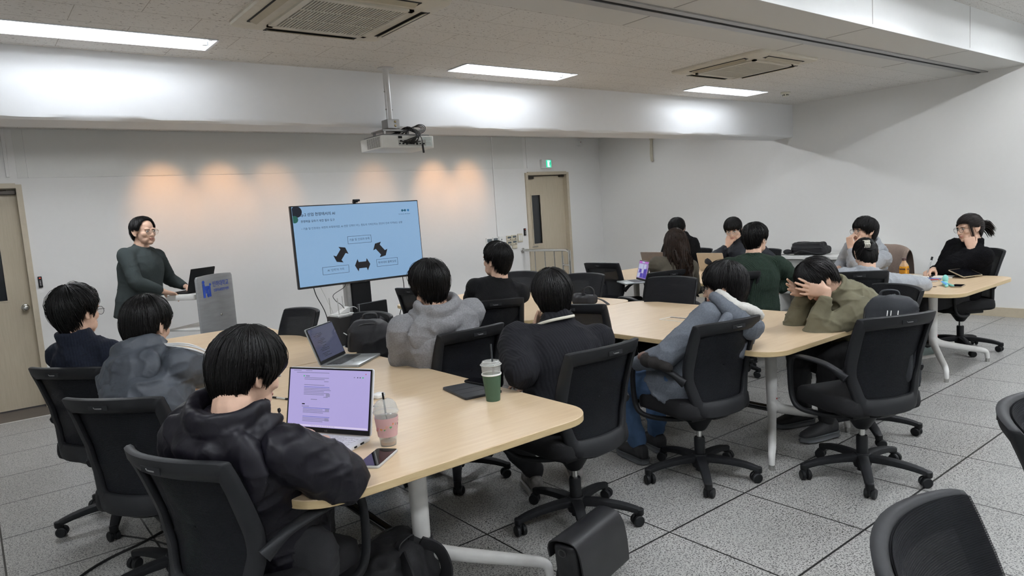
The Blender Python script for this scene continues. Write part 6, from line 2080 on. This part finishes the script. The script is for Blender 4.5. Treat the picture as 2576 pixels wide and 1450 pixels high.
p4_, i4 = person('man in blue jeans and steel grey hoodie with cream lined hood', (.60, .19, .54), 82, (.80, .225, 1.032), 113, -8, 3, top=F_grey, topname='hoodie', hood='lined', hoodsize=1.5, girth=1.08, sleeve=1.12, hipf=.17, pants=F_jean, shyaw=92,
       hands={'L': dict(p=(.42, .56, .63), f=(.6, .6, -.2), n=(.6, -.5, -.4), curl=.6), 'R': dict(p=(.78, .56, .62), f=(-.5, .8, -.1), n=(0, 0, -1), curl=.6)}, elbow={'L': (-.8, -.3, -.5)},
       hair=dict(line=LINE_BOWL, vol=.016, n=2200, messy=1.1, whorl=(.0, -.32, .94)), glasses=(.022, G_thin), seed=7, wr=(.007, 10), shoes=S_run,
       feet={'L': ((.585, .70, .10), (.25, .95, 0)), 'R': ((.80, .74, .10), (.3, .9, 0))})
H5 = (1.545, .10, .985)
person('man in olive jacket bowed over the table with both hands on his head', (2.0, -.04, .54), 150, H5, 142, -52, -4, top=F_olive, girth=1.06, sleeve=1.16, bulge=.10, shyaw=150, collar='high',
       hands={'L': dict(p=hl(H5, 142, -52, 0, (-.098, .035, -.045)), f=hd(142, -52, 0, (.30, .42, .85)), n=hd(142, -52, 0, (1, -.35, 0)), curl=.20, spread=.16, thumb=.2, s=1.04),
              'R': dict(p=hl(H5, 142, -52, 0, (.085, .075, -.02)), f=hd(142, -52, 0, (-.35, .35, .85)), n=hd(142, -52, 0, (-1, -.4, 0)), curl=.22, spread=.14, thumb=.2, s=1.04)},
       elbow={'L': (.1, -.1, -1), 'R': (-.1, .35, -1)}, hair=dict(line=LINE_SHORT, vol=.014, n=2000, messy=1.0, whorl=(.0, -.25, .96)), seed=8, wr=(.009, 12), shoes=S_run, shw=.18, top_vox=.0072,
       feet={'L': ((1.63, .10, .105), (-.93, .30, 0)), 'R': ((1.78, .34, .10), (-.9, .4, 0))}, knees={'L': (1.60, .06, .51), 'R': (1.66, .30, .51)})

# right table
person('woman with long wavy brown hair in umber jacket, seen from behind', (2.63, 2.06, .54), 76, (2.695, 2.045, 1.135), 66, -2, 0, top=F_brown, girth=1.04, sleeve=1.05, shyaw=66,
       hands={'L': dict(p=(2.93, 2.46, .74), f=(.5, .8, 0), n=(0, 0, -1)), 'R': dict(p=(3.02, 2.32, .74), f=(.5, .8, 0), n=(0, 0, -1))}, hair=dict(kind='long', line=LINE_LONGISH, vol=.010, n=1500, messy=.6), hairmat=M_hairb, seed=9, hs=1.0, wr=(.006, 12), shw=.175)
H = (4.50, 3.45, 1.165)
person('man in black hoodie looking down behind the long haired woman', (4.72, 3.42, .54), 186, H, 196, -24, 0, top=F_bh, topname='hoodie', hood=True, girth=1.06, sleeve=1.15,
       hands={'L': dict(p=(4.36, 3.33, .745), f=(-1, .1, 0), n=(0, 0, -1)), 'R': dict(p=(4.36, 3.60, .745), f=(-1, -.1, 0), n=(0, 0, -1))}, hair=dict(line=LINE_BOWL, vol=.013, n=1300, messy=1.2), seed=10, wr=(.006, 10))
H = (4.35, 2.555, 1.15)
person('man in clear framed glasses with a hand over his nose, facing us', (4.58, 2.42, .54), 183, H, 203, -20, 4, top=F_dnavy, girth=1.0, sleeve=1.05,
       hands={'R': dict(p=hl(H, 203, -20, 0, (.050, .110, -.135)), f=hd(203, 0, 0, (-.45, -.05, .9)), n=hd(203, 0, 0, (.0, -1, .1)), curls=(.15, .7, 1.0, 1.2), thumb=.8), 'L': dict(p=(4.32, 2.32, .745), f=(-.9, .4, 0), n=(0, 0, -1))},
       elbow={'R': (-.3, .8, -.8)}, hair=dict(line=LINE_BOWL, vol=.013, n=1300, messy=.5, whorl=(0, -.2, .98)), glasses=(.0235, G_clear), seed=11)
pg, ig = person('man in bottle green knitted sweater with a white earbud', (2.80, 1.27, .54), 60, (2.885, 1.345, 1.145), 0, -6, 0, top=F_green, topname='sweater', girth=1.12, sleeve=1.15, shyaw=34,
       hands={'R': dict(p=(2.98, 1.23, .67), f=(.2, .6, -.7), n=(-.5, .5, -.2), curl=.7), 'L': dict(p=(2.98, 1.66, .745), f=(.9, .2, 0), n=(0, 0, -1))}, elbow={'R': ('at', (3.08, 1.13, .80))},
       hair=dict(line=LINE_SHORT, vol=.016, n=1600, messy=1.3, whorl=(0, -.3, .95)), seed=12, wr=(.006, 9), shw=.182, hipf=.10)
m = MB(); m.ellip(ig['Hc'] + ig['B'] @ np.array((.084, .004, -.006)), .0075, n=6); m.sweep([ig['Hc'] + ig['B'] @ np.array(q) for q in ((.086, .004, -.008), (.088, .014, -.038))], .0035, 8)
ig['part']('earbud', m, M_white)
H = (4.30, 1.10, 1.105)
person('man in pale grey hoodie and glasses with a fist at his mouth, seen in profile', (4.62, 1.16, .54), 168, H, 150, 2, 0, top=F_pale, topname='hoodie', hood=True, girth=1.02, sleeve=1.1,
       hands={'L': dict(p=hl(H, 150, 0, 0, (-.015, .150, -.135)), f=hd(150, 0, 0, (.05, .0, 1)), n=hd(150, 0, 0, (.2, -1, 0)), curl=1.25, thumb=.8), 'R': dict(p=(4.30, 1.35, .745), f=(-1, -.2, 0), n=(0, 0, -1))},
       elbow={'L': (-.3, -.5, -.8)}, hair=dict(line=LINE_BOWL, vol=.014, n=1500, messy=1.1), glasses=(.024, G_thin), seed=13)
person('girl with dark hair pinned in a white claw clip, head bowed', (2.94, .50, .54), 38, (3.075, .525, 1.0), 42, -34, 0, top=F_pale, topname='hoodie', girth=.92, sleeve=1.1, bulge=.08,
       hands={'R': dict(p=(3.38, .46, .745), f=(.4, .9, 0), n=(0, 0, -1)), 'L': dict(p=(3.40, .80, .745), f=(.8, -.3, 0), n=(0, 0, -1))}, elbow={'R': (.55, -.9, -.15)}, hair=dict(kind='claw', line=LINE_LONGISH, vol=.006, n=1500, messy=.4, whorl=(0, -.97, .15), swirl=.1), seed=14, hs=.99, shw=.16)
H = (4.505, .295, 1.10)
pw, iw = person('woman with short ponytail in black pile fleece resting cheek on hand', (4.60, .33, .54), 146, H, 146, -6, 4, top=F_pile, topname='fleece', collar='high', girth=1.10, sleeve=1.32,
       hands={'L': dict(p=hl(H, 146, -6, 0, (-.086, .064, -.160)), f=hd(146, 0, 0, (.12, .10, 1)), n=hd(146, 0, 0, (.8, -.4, 0)), curls=(1.2, 1.3, 1.35, 1.4), thumb=.6), 'R': dict(p=(4.29, .50, .755), f=(-.9, .15, -.15), n=(0, -.3, -1), curl=.8, thumb=.8)},
       elbow={'L': (-.1, -.5, -1)}, hair=dict(kind='pony', line=LINE_SHORT, vol=.008, n=1700, messy=.5, whorl=(0, -1, .12), swirl=.1), hairmat=mhair('dark_brown_hair', (.012, .008, .007)), glasses=(.0245, G_thin), seed=15, hs=1.0, shw=.165, shoes=S_jade)
t = thing('pen', 'silver patterned pen in the hand of the woman in black fleece', 'pen', (4.20, .505, .785), 0)
m = MB(); m.sweep([(-.02, .0, -.045), (.03, -.02, .085)], .0055, 10); m.build('barrel', M_alu, t)
m = MB(); m.sweep([(.02, -.016, .058), (.03, -.02, .087)], .0085, 10); m.build('grip_top', M_black, t)

# presenter
H = (-1.055, 5.10, 1.555)
person('presenter in dark grey green sweater and round glasses standing at the lectern', (-1.15, 5.15, .90), -48, H, -60, -3, 0, top=F_pres, topname='sweater', girth=1.16, sleeve=1.06, stand=True, bulge=.0, shyaw=-50, long_top=.06,
       hands={'R': dict(p=(-.985, 4.90, 1.0), f=(.80, .25, -.35), n=(-.1, -.2, -1), curl=.45, thumb=.2, spread=.15), 'L': dict(p=(-.735, 5.16, 1.0), f=(.5, -.6, -.1), n=(0, 0, -1), curl=.4)}, elbow={'R': (-.7, -.5, -.3), 'L': (.2, .6, -.6)},
       hair=dict(line=[(0, .100), (30, .096), (50, .082), (64, .040), (76, -.005), (84, .012), (92, .024), (104, .020), (116, -.035), (140, -.07), (180, -.082)], vol=.013, n=2200, messy=.7, whorl=(.03, -.15, .98)), glasses=(.0255, G_gold), seed=16, voxel=.0042, wr=(.004, 10), wide=1.06, shw=.185, hs=1.06)
